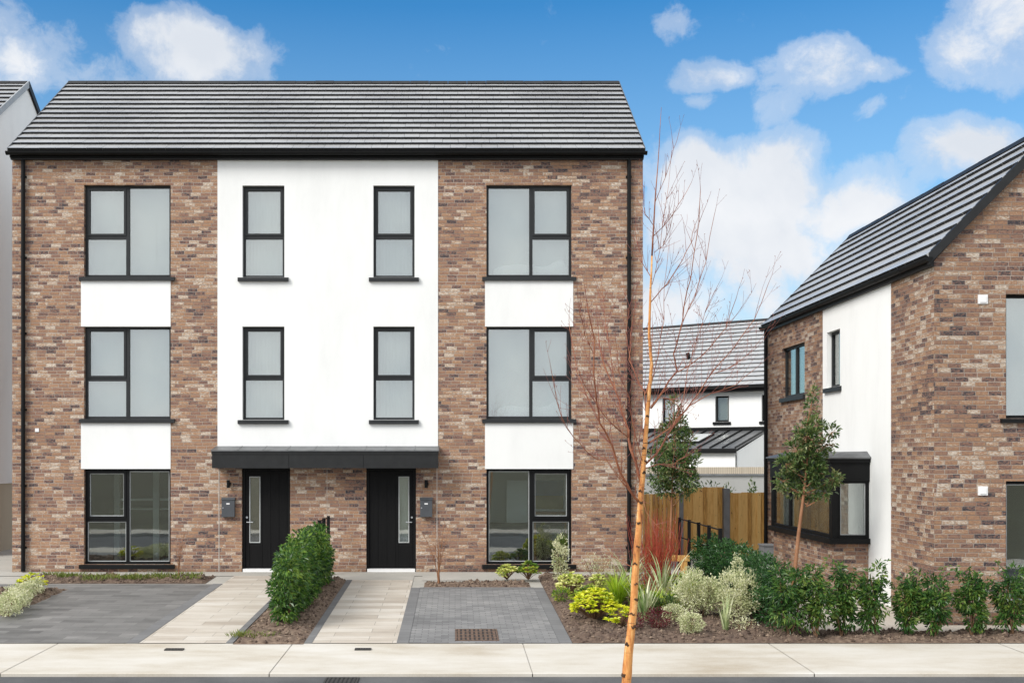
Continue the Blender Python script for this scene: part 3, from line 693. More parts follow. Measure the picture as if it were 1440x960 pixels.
# ================================================================== RIGHT HOUSE
RX = 7.48; Y0 = 17.4; Y1 = 26.7; XR = 9.51; X2 = 11.54; ZE = EYE + 3.06; ZRr = EYE + 5.29
Q = thing('corner_house', 'two-storey brick house with bay window and steep gable at the right', 'house', (9.5, 22, G(20)))
def yat(px): return RX * F / (px - 640)
def zat(py, y): return EYE + (642 - py) * y / F
bw = (yat(1131.5), yat(1100)); ww = (yat(1181.5), yat(1163)); wp = (19.12, 22.66)
ZB2 = -.4
mb = MB(); wz = (EYE + 1.34, EYE + 2.46)
bayh = (20.15, 23.95, EYE - 1.46, EYE - .2)
wall(mb, 'x', RX, Y0 + .283, Y1, ZB2, ZE, [(bw[0], bw[1], wz[0], wz[1]), (wp[0], wp[1], ZB2 - 1, ZE + 1), bayh], .28)
fh = [(8.60, 10.42, EYE + .60, EYE + 2.54), (8.60, 10.42, EYE - 2.3, EYE - .38)]
wall(mb, 'y', Y0, RX, X2, ZB2, ZE, fh, .28)
mb.prism([(RX + .001, Y0, ZE + .0), (X2, Y0, ZE), (XR, Y0, ZE + (XR - RX) * 1.06)], (0, .28, 0))
mb.prism([(RX + .003, Y1 - .28, ZE + .0), (X2, Y1 - .28, ZE), (XR, Y1 - .28, ZE + (XR - RX) * 1.06)], (0, .28, 0))
mb.face([(X2, Y0, ZB2), (X2, Y1, ZB2), (X2, Y1, ZE), (X2, Y0, ZE)]); mb.face([(RX, Y1, ZB2), (X2, Y1, ZB2), (X2, Y1, ZE), (RX, Y1, ZE)])
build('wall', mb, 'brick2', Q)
mb = MB(); wall(mb, 'x', RX - .004, wp[0], wp[1], ZB2, ZE, [(ww[0], ww[1], wz[0] + .04, wz[1] + .03), (20.15, 22.7, EYE - 1.46, EYE - .2)], .28); build('render_panel', mb, 'white', Q)
# side windows face -x: local x axis maps to -y direction when rotated -90
def side_window(y_hi, z, w, h, bars, xpl=RX, **kw): return window(Q, (xpl, y_hi, z), -PI / 2, w, h, bars, **kw)
side_window(bw[1], wz[0], bw[1] - bw[0], wz[1] - wz[0], [('v', (bw[1] - bw[0]) * .5)], fm='grey_frame', gm='glass', setback=.07, sillh=.10, sill_over=.06)
side_window(ww[1], wz[0] + .04, ww[1] - ww[0], wz[1] - wz[0] - .01, [], fm='grey_frame', gm='glass', setback=.09, sillh=.10, sill_over=.09)
window(Q, (8.60, Y0, EYE + .60), 0, 1.82, 1.94, [('v', 1.0)], fm='black', gm='glass', sillh=.07)
window(Q, (8.60, Y0, EYE - 2.3), 0, 1.82, 1.92, [('v', 1.0)], fm='black', gm='glass_dark', blind=False, bead=True, sillh=.07)
for zz in (EYE + 2.455, EYE - .53):
    mb = MB(); mb.box((8.16, Y0 - .02, zz - .07), (8.31, Y0 - .001, zz + .07)); mb.box((8.185, Y0 - .032, zz - .048), (8.285, Y0 - .02, zz + .048)); build('wall_vent', mb, 'vent', Q)
# bay
BX = 6.80; by0, by1 = 20.1, 23.98; bs = EYE - 1.47; bt = EYE - .44
mb = MB(); mb.box((BX + .05, by0 + .05, ZB2), (RX - .006, by1 - .02, bs - .1)); bay = build('bay_window', mb, 'brick2', Q)
mb = MB(); mb.box((BX - .06, by0 - .05, bs - .1), (RX - .008, by1 + .03, bs)); build('sill', mb, 'black', bay)
mb = MB(); mb.box((BX, by0, bs), (BX + .10, by0 + .16, bt)); mb.box((BX, by1 - .08, bs), (BX + .08, by1, bt)); mb.box((BX + .02, by0 + .16, bt - .05), (BX + .09, by1 - .08, bt)); mb.box((BX + .02, by0 + .16, bs), (BX + .09, by1 - .08, bs + .06))
yy = 22.75; mb.box((BX + .02, yy - .035, bs + .06), (BX + .09, yy + .035, bt - .05))
mb.box((BX + .1, by0 + .02, bs), (RX - .006, by0 + .09, bs + .06)); mb.box((BX + .1, by0 + .02, bt - .04), (RX - .006, by0 + .09, bt)); mb.box((RX - .07, by0 + .02, bs + .06), (RX - .006, by0 + .09, bt - .04)); mb.box((BX + .1, by0 + .02, bs + .06), (BX + .15, by0 + .09, bt - .04))
build('frame', mb, 'black', bay)
for g_ in (((BX + .05, by0 + .16, bs + .06), (BX + .056, yy - .035, bt - .05)), ((BX + .05, yy + .035, bs + .06), (BX + .056, by1 - .08, bt - .05)), ((BX + .15, by0 + .05, bs + .06), (RX - .07, by0 + .056, bt - .04))):
    mb = MB(); mb.box(*g_); build('pane', mb, 'glass', bay)
mb = MB(); mb.box((BX + .16, by0 + .03, bs + .06), (BX + .17, by0 + .045, bt - .04)); mb.box((RX - .085, by0 + .03, bs + .06), (RX - .072, by0 + .045, bt - .04)); mb.box((BX + .17, by0 + .03, bs + .06), (RX - .085, by0 + .045, bs + .072))
build('gasket_highlight', mb, 'bead', bay)
mb = MB(); mb.box((BX - .02, by0 - .02, bt), (RX - .006, by1 + .01, EYE - .10)); mb.box((BX - .06, by0 - .06, EYE - .10), (RX - .007, by1 + .05, EYE - .035)); build('fascia', mb, 'black', bay)
mb = MB(); e = .09
mb.island([(BX - e, by0 - e, EYE - .035), (RX - .006, by0 - e, EYE - .035), (RX - .006, by1 + e, EYE - .035), (BX - e, by1 + e, EYE - .035), (BX - e, by0 - e, EYE - .01), (RX - .006, by0 - e, EYE - .01), (RX - .006, by1 + e, EYE - .01), (BX - e, by1 + e, EYE - .01), (RX - .006, by0 + .12, EYE + .10), (RX - .006, by1 - .12, EYE + .10), (BX + .2, by0 + .12, EYE + .085), (BX + .2, by1 - .12, EYE + .085)],
  [(0, 1, 5, 4), (3, 0, 4, 7), (2, 3, 7, 6), (4, 5, 8, 10), (7, 4, 10, 11), (6, 7, 11, 9), (10, 8, 9, 11)]); build('lead_roof', mb, 'lead', bay)
mb = MB(); mb.box((BX + .16, by0 + .26, bs - .05), (BX + .17, by1 - .1, bt + .05)); mb.box((BX + .171, by0 + .24, bs - .05), (RX - .02, by0 + .25, bt + .05)); build('blind', mb, 'bay_backing', bay)  # pale backing sheets added behind the bay panes to make them lighter
mb = MB(); mb.box((RX + 1.9, Y0 + .4, -.2), (RX + 1.95, Y1 - .3, 5.3)); mb.box((RX + .3, Y0 + .4, 2.7), (X2 - .3, Y1 - .3, 2.75)); mb.box((RX + .3, Y0 + .4, -.2), (X2 - .3, Y1 - .3, -.15)); mb.box((RX + .3, 22.9, -.15), (RX + 1.9, 22.95, 2.7)); build('interior', mb, 'room', Q)
# roof, ridge along y: build with x/y swapped manually
mb = MB(); xe = RX - .11; ze = EYE + 3.11; xo = XR; zr = EYE + 5.27
Sl = math.hypot(xo - xe, zr - ze); v = Vector((xo - xe, 0, zr - ze)) / Sl; n_ = Vector((-(zr - ze), 0, xo - xe)) / Sl
ya, yb = Y0 - .06, Y1 + .06
roof_plane(mb, (xe, yb, ze), (0, -1, 0), yb - ya, v, Sl, n_)
xe2 = 2 * xo - xe; v2 = Vector((xo - xe2, 0, zr - ze)) / Sl; n2_ = Vector(((zr - ze), 0, xo - xe)) / Sl
roof_plane(mb, (xe2, ya, ze), (0, 1, 0), yb - ya, v2, Sl, n2_)
mb.prism([(xe + .01, ya + .005, ze - .05), (xe + .01, ya + .005, ze - .004), (xo, ya + .005, zr - .004), (xe2 - .01, ya + .005, ze - .004), (xe2 - .01, ya + .005, ze - .05), (xo, ya + .005, zr - .12)], (0, yb - ya - .01, 0), 1)
rf2 = build('roof', mb, ['tile', 'tile_butt_shade'], Q)
mb = MB(); k = 20
for i in range(k):
    a = ya + (yb - ya) * i / k; b = ya + (yb - ya) * (i + 1) / k - .01; zz = zr + R.uniform(-.005, .005)
    mb.prism([(xo - .13, a, zz - .06), (xo - .05, a, zz + .05), (xo + .05, a, zz + .05), (xo + .13, a, zz - .06)], (0, b - a, 0))
build('ridge', mb, 'fascia', rf2)
for s in (-1, 1):
    mb = MB(); xs = xe if s < 0 else xe2
    mb.prism([(xs, ya - .03, ze - .12), (xs, ya - .03, ze + .06), (xo, ya - .03, zr + .07), (xo, ya - .03, zr - .12)], (0, .09, 0)); build('bargeboard', mb, 'fascia', rf2)
    mb = MB(); mb.prism([(xs, yb + .03, ze - .12), (xs, yb + .03, ze + .06), (xo, yb + .03, zr + .07), (xo, yb + .03, zr - .12)], (0, -.03, 0)); build('bargeboard', mb, 'lead', rf2)
mb = MB(); mb.box((xe + .05, Y0 + .0, ze - .14), (RX - .005, Y1 + .05, ze - .03)); build('soffit', mb, 'fascia', Q)
gutter(Q, (xe - .01, Y1 + .08, ze - .01), (xe - .01, Y0 - .09, ze - .01))
mb = MB(); mb.tube([(RX - .055, Y1 - .06, ze - .10), (RX - .055, Y1 - .06, 0)], .042, 10); build('downpipe', mb, 'black', Q)
t_ = MB(); t_.box((6.95, 25.1, G(25) + .0), (7.22, 25.5, .42)); t_.box((6.93, 25.08, .42), (7.24, 25.52, .45)); tag(build('meter_cabinet', t_, 'post'), 'small grey cabinet against the far end of the brick corner house', 'cabinet')

# ================================================================== BACK HOUSE (rotated)
cR = Vector((12.86, 46, 0)); ang = math.atan2(.6, -.8) - PI    # local +x runs from left end to right end
B = thing('rear_house', 'white rendered house with grey roof and lean-to seen between the two nearer houses', 'house', (12.86, 46, 0), rz=ang)
# local frame: x = -s (s to the left), y = outward away (d)
def sloc(px): t = (px - 640) / F; return -(12.86 - 46 * t) / (.8 + .6 * t)
def Yd(xl): return 46 + .6 * (-xl)
def zl(py, xl): return EYE + (642 - py) * Yd(xl) / F
EZ = EYE + 3.0
bwn = []
for a, b, c, d in ((931.5, 949, 560, 594), (1005.7, 1025, 557, 593), (1071, 1089, 555, 592)):
    xa, xb = sloc(a), sloc(b); bwn.append((xa, xb, zl(d, xa), zl(c, xa)))
mb = MB(); wall(mb, 'y', 0, -12, 4, -.3, EZ, bwn, .25)
for xx in (-12, 4): mb.face([(xx, 0, -.3), (xx, 8, -.3), (xx, 8, EZ), (xx, 4, EZ + 3.05), (xx, 0, EZ)])
mb.face([(-12, 8, -.3), (4, 8, -.3), (4, 8, EZ), (-12, 8, EZ)])
build('wall', mb, 'white', B, local=True)
def gable_local(parent):
    mb = MB(); ye, yr, ze, zr = -.35, 4.0, EZ - .05, EZ + 3.15; Sl = math.hypot(yr - ye, zr - ze)
    roof_plane(mb, (-12.2, ye, ze), (1, 0, 0), 16.4, Vector((0, yr - ye, zr - ze)) / Sl, Sl, Vector((0, -(zr - ze), yr - ye)) / Sl)
    roof_plane(mb, (4.2, 2 * yr - ye, ze), (-1, 0, 0), 16.4, Vector((0, ye - yr, zr - ze)) / Sl, Sl, Vector((0, (zr - ze), yr - ye)) / Sl)
    mb.prism([(-12.19, ye, ze - .05), (-12.19, ye, ze - .004), (-12.19, yr, zr - .004), (-12.19, 2 * yr - ye, ze - .05), (-12.19, yr, zr - .12)], (16.38, 0, 0), 1)
    r = build('roof', mb, ['tile', 'tile_butt_shade'], parent, local=True)
    mb = MB(); mb.prism([(-12.2, yr - .12, zr - .02), (-12.2, yr - .05, zr + .07), (-12.2, yr + .05, zr + .07), (-12.2, yr + .12, zr - .02)], (16.4, 0, 0)); build('ridge', mb, 'fascia', r, local=True)
    mb = MB(); mb.tube([(-4.2, 1.55, EZ + 1.38), (-4.2, 1.45, EZ + 1.62)], .09, 8); build('roof_vent', mb, 'black', r, local=True)
gable_local(B)
mb = MB(); mb.box((-12.2, -.36, EZ - .28), (4.2, -.02, EZ - .06)); mb.box((-12.2, -.48, EZ - .16), (4.2, -.365, EZ - .03)); build('gutter', mb, 'black', B, local=True)
for a, b, c, d in bwn: window(B, (a, 0, c), 0, b - a, d - c, [], fm='black', gm='glass', sillh=.12, blindm='room', fw=.07)
# lean-to
p = 3.3; ht = EYE + 1.09; hb = EYE + .30; xa, xb = -9.5, 0.05
mb = MB(); wx0 = -3.6; 
wn = (-3.55, -2.0, EYE - .50, EYE + .02)
wall(mb, 'y', -p + .12, xa, xb - .08, -.3, hb - .12, [wn], .2); 
for xx in (xa, xb - .08): mb.face([(xx, -p + .12, -.3), (xx, -.01, -.3), (xx, -.01, ht - .1), (xx, -p + .12, hb - .13)])
lt = build('extension', mb, 'white', B, local=True)
mb = MB(); mb.prism([(xa, -p, hb - .03), (xa, -.005, ht - .03), (xa, -.005, ht + .03), (xa, -p, hb + .03)], (xb - xa, 0, 0)); build('lean_to_roof', mb, 'lead', lt, local=True)
mb = MB(); k = 18
for i in range(k + 1):
    xx = xa + .03 + (xb - xa - .06) * i / k; mb.prism([(xx - .025, -p, hb + .028), (xx - .025, -.01, ht + .028), (xx - .025, -.01, ht + .085), (xx - .025, -p, hb + .085)], (.05, 0, 0))
mb.box((xa - .02, -p - .07, hb - .16), (xb + .02, -p, hb + .02)); mb.box((xa, -.12, ht + .02), (xb, -.006, ht + .16)); build('standing_seam', mb, 'black', lt, local=True)
mb = MB(); sl = (ht - hb) / p
def lp(x, y, h): return (x, y, hb + (y + p) * sl + h)
mb.island([lp(-3.0, -2.4, .10), lp(-1.9, -2.4, .10), lp(-1.9, -.9, .10), lp(-3.0, -.9, .10), lp(-3.0, -2.4, .03), lp(-1.9, -2.4, .03), lp(-1.9, -.9, .03), lp(-3.0, -.9, .03)], [(0, 1, 2, 3), (0, 4, 5, 1), (1, 5, 6, 2), (2, 6, 7, 3), (3, 7, 4, 0)]); sk = build('rooflight', mb, 'black', lt, local=True)
mb = MB(); mb.face([lp(-2.93, -2.32, .104), lp(-1.97, -2.32, .104), lp(-1.97, -.98, .104), lp(-2.93, -.98, .104)])
M['skyglass'] = mat_plain('rooflight_glass', (.35, .37, .38), .04, .05, 0, .9)
for m_ in (1,): build('pane', mb, 'skyglass', lt, local=True)
window(B, (wn[0], -p + .12, wn[2]), 0, wn[1] - wn[0], wn[3] - wn[2], [('v', .8)], fm='black', gm='glass_dark', blind=False, sill=False)

# second house farther back right (behind) omitted; boundary wall
t = thing('boundary_wall', 'grey rendered garden wall with cream brick coping behind the timber fence', 'wall', (9.5, 38, 0))
mb = MB(); mb.box((4.5, 38.0, -.1), (16, 38.22, EYE - .64)); build('wall', mb, 'greyrender', t)
mb = MB(); mb.box((4.5, 37.94, EYE - .635), (16, 38.28, EYE - .585)); build('coping_slab', mb, 'post', t)
mb = MB(); mb.box((4.5, 37.98, EYE - .58), (16, 38.24, EYE - .35)); build('brick_coping', mb, 'coping', t)

# ================================================================== FENCE
t = thing('timber_fence', 'golden timber board fence with grey concrete posts between the two brick houses', 'fence', (6, 27.5, 0))
def panel(xa, ya, xb, yb, zt, lower=None, bwid=.125):
    mb = MB(); L = math.hypot(xb - xa, yb - ya); ux, uy = (xb - xa) / L, (yb - ya) / L; n = int(L / (bwid * .9)); 
    def fb(s0, s1, o, z0, z1, th=.018):
        a = Vector((xa + ux * s0, ya + uy * s0, z0)); e = Vector((ux * (s1 - s0), uy * (s1 - s0), 0)); nrm = Vector((uy, -ux, 0))
        b0 = a + nrm * o; mb.prism([b0, b0 + e, b0 + e + Vector((0, 0, z1 - z0)), b0 + Vector((0, 0, z1 - z0))], nrm * th)
    for i in range(n):
        s0 = L * i / n; fb(s0 - (.02 if i % 2 else -.012), s0 + L / n + (.03 if i % 2 else -.012), .0 if i % 2 else .030, .0, zt + R.uniform(-.01, .01))
    fb(0, L, -.03, zt - .35, zt - .27, .028); fb(0, L, -.03, .35, .43, .028)
    return build('panel', mb, 'timber', t)
panel(4.05, 25.2, 5.42, 27.1, EYE - .86); panel(5.60, 27.5, 6.60, 27.5, EYE - .75); panel(6.71, 27.4, 7.75, 27.4, EYE - .88)
for xx, yy, zt in ((5.52, 27.4, EYE - .80), (6.66, 27.40, EYE - .73)):
    mb = MB(); mb.prism([(xx - .075, yy - .1, -.05), (xx + .075, yy - .1, -.05), (xx + .075, yy + .06, -.05), (xx - .075, yy + .06, -.05)], (0, 0, zt)); build('post', mb, 'post', t)

# railings
def railing(name, X, ys, top, lab):
    t = thing(name, lab, 'railing', (X, sum(ys) / len(ys), G(22)))
    for y in ys:
        mb = MB(); mb.box((X - .03, y - .03, G(y)), (X + .03, y + .03, top)); build('post', mb, 'black', t)
    for z in (top - .03, top - .42, top - .8):
        mb = MB(); mb.tube([(X, ys[0], z), (X, ys[-1], z)], .014, 8); build('rail', mb, 'black', t)
railing('metal_railing', 4.83, [24.0, 23.0, 22.1, 21.2, 20.3], EYE - 1.30, 'black metal railing with square posts beside the timber fence')
railing('metal_railing', -2.62, [23.05, 22.25, 21.5], EYE - 1.22, 'black metal railing rising behind the hedge between the front doors')
# knee rail
t = thing('knee_rail', 'low timber knee rail behind the garden bed near the fence', 'rail', (4.3, 22.6, G(22.6)))
mb = MB(); mb.box((3.95, 22.55, EYE - 2.11), (4.75, 22.66, EYE - 2.0)); build('rail', mb, 'timber', t)
mb = MB(); mb.box((4.58, 22.56, G(22.6)), (4.70, 22.66, EYE - 2.112)); build('post', mb, 'timber', t)

# ================================================================== covers and grates
def on(px, py): y = 5023 / (py - 642 + 51.7); return (px - 640) * y / F, y
def grate(name, x0, x1, y0, y1, z, nb, mat, lab, cat, skew=0, cross=False):
    t = thing(name, lab, cat, ((x0 + x1) / 2, (y0 + y1) / 2, z(y0)))
    mb = MB(); w = .025
    def slab(a, b, c, d, h0, h1):
        mb.island([(a, c, z(c) + h0), (b, c, z(c) + h0), (b, d, z(d) + h0), (a, d, z(d) + h0), (a, c, z(c) + h1), (b, c, z(c) + h1), (b, d, z(d) + h1), (a, d, z(d) + h1)], [(4, 5, 6, 7), (0, 1, 5, 4), (1, 2, 6, 5), (2, 3, 7, 6), (3, 0, 4, 7)])
    slab(x0, x1, y0, y0 + w, .0, .016); slab(x0, x1, y1 - w, y1, .0, .016); slab(x0, x0 + w, y0 + w, y1 - w, 0, .016); slab(x1 - w, x1, y0 + w, y1 - w, 0, .016); build('frame', mb, mat, t)
    mb = MB(); slab(x0 + w, x1 - w, y0 + w, y1 - w, .007, .0085); bk_ = build('recess', mb, 'tile_butt_shade', t)
    mb = MB()
    for i in range(nb):
        a = x0 + w + (x1 - x0 - 2 * w) * (i + .22) / nb; b = x0 + w + (x1 - x0 - 2 * w) * (i + .78) / nb; slab(a, b, y0 + w, y1 - w, .009, .015)
    if cross:
        for i in range(1, 4): c = y0 + (y1 - y0) * i / 4; slab(x0 + w, x1 - w, c - .02, c + .02, .009, .0155)
    build('bars', mb, mat, t)
a, y0_ = on(640, 901); b, y1_ = on(703, 886); grate('drain_cover', a + .0, a + .64, y0_, y1_ + .05, G, 9, 'rust', 'rusty inspection cover set into the grey block driveway', 'drain cover', cross=True)
zz = lambda y: -.322
grate('road_gully', (455 - 640) * 13.6 / F, (503 - 640) * 13.6 / F, 13.42, 13.86, zz, 7, 'iron', 'iron slotted gully grate in the road beside the kerb', 'road gully')
pz = lambda y: G(y) + .002
for a, b, yc, lab in ((232, 258, 15.5, 'small dark water cover in the pavement before the left path'), (499, 522, 15.52, 'small dark water cover in the pavement before the middle path')):
    grate('stopcock_cover', (a - 640) * yc / F, (b - 640) * yc / F, yc - .05, yc + .06, pz, 5, 'iron', lab, 'cover')

# ================================================================== PLANTS
def rnd_dir():
    while 1:
        v = Vector((R.uniform(-1, 1), R.uniform(-1, 1), R.uniform(-1, 1)))
        if .05 < v.length < 1: return v.normalized()
def foliage(mb, blobs, n, L, W, droop=0., up=.3, shell=.45, clumps=.35, seed=0, jit=.6):
    """leaves through ellipsoid blobs; clumpy"""
    tot = sum(b[1][0] * b[1][1] * b[1][2] for b in blobs)
    for c, r in blobs:
        k = int(n * r[0] * r[1] * r[2] / tot); c = Vector(c)
        i = 0; tries = 0
        while i < k and tries < k * 6:
            tries += 1
            d = rnd_dir(); rr = R.uniform(shell, 1) ** .6
            w = 1 + .28 * mnoise.noise(Vector((d.x * 2.4 + seed, d.y * 2.4 + c.x * 3, d.z * 2.4 + c.y * 3)))
            p = c + Vector((d.x * r[0], d.y * r[1], d.z * r[2])) * rr * w
            q = mnoise.noise(p * 6.5 + Vector((seed, 0, 0)))
            if q < -clumps + .12: continue
            dr = (d * 1.0 + Vector((0, 0, up)) + rnd_dir() * jit); dr.z -= droop
            s = R.uniform(.65, 1.2); mb.leaf(p, dr, L * s, W * s); i += 1
def stems(mb, base, tops, r=.012, spread=.08):
    for t in tops:
        b = Vector(base) + Vector((R.uniform(-1, 1) * r * .5, R.uniform(-1, 1) * r * .5, 0)); t = Vector(t); m = (b + t) / 2 + Vector((R.uniform(-1, 1), R.uniform(-1, 1), 0)) * spread * .5
        mb.tube([b, m, t], [r, r * .75, r * .4], 5)

# laurel row along the pavement
def laurel(name, lab, x, y, h, w, seed, n=1500, group='laurel shrubs planted in a row along the pavement'):
    z = G(y) + .04; t = thing(name, lab, 'shrub', (x, y, z), group)
    mb = MB(); bl = []
    for i in range(7):
        f = i / 6; ww = w * (.42 + .32 * math.sin(PI * min(1, f * .85 + .15))) * R.uniform(.8, 1.1)
        bl.append(((x + R.uniform(-.09, .09) * w * 2, y + R.uniform(-.08, .08), z + h * (.24 + .66 * f)), (ww * .62, ww * .6, h * .17)))
    foliage(mb, bl, n, .085, .030, droop=.45, up=.2, shell=.25, seed=seed)
    for i in range(9):      # shoots escaping the outline
        a = R.uniform(0, 2 * PI); r_ = w * R.uniform(.25, .5); c = Vector((x + math.cos(a) * r_ * .7, y + math.sin(a) * r_ * .7, z + h * R.uniform(.35, 1.0)))
        for q in range(14): mb.leaf(c + Vector((math.cos(a) * .012 * q, math.sin(a) * .012 * q, .012 * q)), rnd_dir() + Vector((0, 0, -.1)), .08, .026)
    build('foliage', mb, 'laurel', t)
    mb = MB(); stems(mb, (x, y, z - .05), [(x + R.uniform(-.15, .15), y + R.uniform(-.1, .1), z + h * R.uniform(.6, .9)) for _ in range(5)], .014, .12); build('stem', mb, 'stem', t)
    return t
rowp = [(1111, 800, .62, 'leftmost laurel shrub of the pavement row, next to the variegated shrubs'), (1147, 802, .5, 'second laurel shrub from the left in the pavement row, under the bay window'),
        (1183, 800, .5, 'laurel shrub in the pavement row in front of the bay window brickwork'), (1228, 802, .48, 'laurel shrub standing in front of the white render strip, third from the left side gap'),
        (1276, 813, .5, 'laurel shrub before the brick corner, just right of the white render'), (1315, 815, .5, 'laurel shrub directly below the brick house corner'),
        (1367, 812, .52, 'laurel shrub in front of plain brick, second from the right edge'), (1424, 802, .62, 'laurel shrub at the right edge below the dark ground-floor window')]
for i, (px_, top, w, lab) in enumerate(rowp):
    y = 16.38 + R.uniform(-.06, .08); x = (px_ - 640) * y / F; h = EYE - (top - 642) * y / F - G(y)
    laurel('laurel_shrub', lab, x, y, h, w * (.98 if i < 2 else .84), i * 3.1)

# long dark hedge beside the bed
def hedge(name, lab, pts, mat, n, L, W, droop, width, stemmat='stem', base=.06, seed=0):
    t = thing(name, lab, 'hedge', (pts[0][0], pts[0][1], G(pts[0][1])))
    mb = MB(); bl = []
    for (xa, ya, ha), (xb, yb, hb_) in zip(pts[:-1], pts[1:]):
        k = max(1, int(math.hypot(xb - xa, yb - ya) / .32))
        for i in range(k):
            f = i / k; x = xa + (xb - xa) * f; y = ya + (yb - ya) * f; h = (ha + (hb_ - ha) * f) * R.uniform(.93, 1.05); z = G(y) + base
            for j in range(3):
                zz_ = z + h * (.24, .52, .80)[j]; ww = width * (.48, .54, .44)[j] * R.uniform(.72, 1.18)
                bl.append(((x + R.uniform(-.07, .07), y, zz_), (ww, .30, h * .25)))
    foliage(mb, bl, n, L, W, droop=droop, up=.25, shell=.30, seed=seed, clumps=.19, jit=.8)
    build('foliage', mb, mat, t)
    mb = MB()
    for (xa, ya, ha), (xb, yb, hb_) in zip(pts[:-1], pts[1:]):
        k = max(1, int(math.hypot(xb - xa, yb - ya) / .5))
        for i in range(k):
            f = (i + .3) / k; x = xa + (xb - xa) * f; y = ya + (yb - ya) * f; stems(mb, (x, y, G(y)), [(x + R.uniform(-.15, .15), y + R.uniform(-.1, .1), G(y) + ha * .8) for _ in range(3)], .014, .1)
    build('stem', mb, stemmat, t)
    return t
hedge('dark_hedge', 'long dark green hedge running back towards the timber fence', [(4.86, 16.8, .98), (4.88, 18.5, 1.02), (4.92, 20.5, .96), (4.98, 22.3, .84)], 'darkhedge', 19000, .062, .026, .1, .60)
hedge('laurel_hedge', 'bushy green laurel hedge on bare soil between the two front paths', [(-2.62, 17.15, 1.05), (-2.60, 18.6, 1.14), (-2.60, 20.2, 1.14), (-2.62, 22.0, 1.08)], 'hedge', 15500, .098, .034, .5, .42)

def shrub(name, lab, px_, py_base, y, rx, h, mat, n, L, W, cat='shrub', up=.5, droop=0, group=None, ry=None, stem='stem', jit=.6, lift=.0, blobs=1, shell=.3):
    x = (px_ - 640) * y / F; z = G(y) + .05; t = thing(name, lab, cat, (x, y, z), group)
    mb = MB(); bl = []
    for b in range(blobs):
        if blobs == 1: bl.append(((x, y, z + lift + h * .5), (rx, ry or rx * .9, h * .5)))
        else:
            a = 2 * PI * b / blobs + R.uniform(-.4, .4); q = rx * .5
            bl.append(((x + math.cos(a) * q, y + math.sin(a) * q * .8, z + lift + h * R.uniform(.4, .62)), (rx * .58, rx * .55, h * R.uniform(.34, .46))))
    foliage(mb, bl, n, L, W, droop=droop, up=up, shell=shell, seed=px_, jit=jit); build('foliage', mb, mat, t)
    mb = MB(); stems(mb, (x, y, z - .05), [(x + R.uniform(-.7, .7) * rx, y + R.uniform(-.5, .5) * rx, z + h * R.uniform(.5, .8)) for _ in range(5)], .008, rx * .5); build('stem', mb, stem, t)
    return t
def straps(name, lab, px_, y, n, L, W, mat, cat='plant', lean=.5, arch=.6, group=None, spread=.05, zb=.04):
    x = (px_ - 640) * y / F; z = G(y) + zb; mb = MB()
    for i in range(n):
        a = R.uniform(0, 2 * PI); ln = L * R.uniform(.6, 1.1); tilt = R.uniform(.05, lean); ar = arch * R.uniform(.4, 1.2)
        p = Vector((x + math.cos(a) * spread * R.random(), y + math.sin(a) * spread * R.random(), z)); d = Vector((math.cos(a), math.sin(a), 0)); w = Vector((-d.y, d.x, 0)) * W / 2
        V = []; k = 7
        for j in range(k + 1):
            f = j / k; th = tilt + ar * f * f * 1.8
            V += [p - w * (1 - f ** 2.2), p + w * (1 - f ** 2.2) + Vector((0, 0, .001))]
            p = p + (d * math.sin(th) + Vector((0, 0, 1)) * math.cos(th)) * ln / k
        mb.island(V, [(2 * j, 2 * j + 1, 2 * j + 3, 2 * j + 2) for j in range(k)])
    return tag(build(name, mb, mat), lab, cat, group)

# star-shaped leaf rosettes (yellow shrubs)
def rosette_shrub(name, lab, px_, y, rx, h, mat, n, L=.085, W=.03, group=None):
    x = (px_ - 640) * y / F; z = G(y) + .04; t = thing(name, lab, 'shrub', (x, y, z), group); mb = MB(); st = MB()
    for i in range(n):
        d = rnd_dir(); d.z = abs(d.z) * 1.1 - .15; c = Vector((x + d.x * rx, y + d.y * rx * .85, z + h * .42 + d.z * h * .55)) + rnd_dir() * .02
        st.tube([(x, y, z), ((x + c.x) / 2, (y + c.y) / 2, z + (c.z - z) * .6), c], [.006, .005, .003], 4)
        for q in range(9):
            a = q * 2.4; e = Vector((math.cos(a), math.sin(a), R.uniform(-.25, .55))) + d * .4; mb.leaf(c, e, L * R.uniform(.7, 1.1), W)
    build('foliage', mb, mat, t); build('stem', st, 'stem', t)
rosette_shrub('yellow_shrub', 'large bright yellow leafed shrub left of the birch trunk', 836, 17.6, .33, .50, 'yellow', 150)
rosette_shrub('yellow_shrub', 'small bright yellow shrub touching the left side of the birch trunk', 872, 17.0, .17, .34, 'yellow', 38)
rosette_shrub('yellow_shrub', 'yellow and green shrub behind the large bright yellow one', 825, 18.6, .22, .40, 'yellowgreen', 50)
rosette_shrub('pale_shrub', 'pale cream-yellow topped shrub at the back left of the bed', 803, 20.0, .24, .42, 'paleyellow', 60)
rosette_shrub('pale_shrub', 'small pale yellow shrub between window and birch trunk', 841, 20.0, .15, .40, 'paleyellow', 32)
rosette_shrub('pale_shrub', 'low pale yellow shrub under the left half of the right window', 713, 22.1, .20, .28, 'paleyellow', 40)
rosette_shrub('green_shrub', 'low fresh green shrub under the right half of the right window', 743, 22.1, .18, .36, 'yellowgreen', 40)
shrub('green_shrub', 'low green ground shrub at the left front of the bed', 790, 0, 19.4, .16, .22, 'yellowgreen', 260, .06, .022)
rosette_shrub('yellow_green_shrub', 'yellow-green shrub between the red stems and the dark hedge', 958, 19.6, .34, .46, 'yellowgreen', 75)
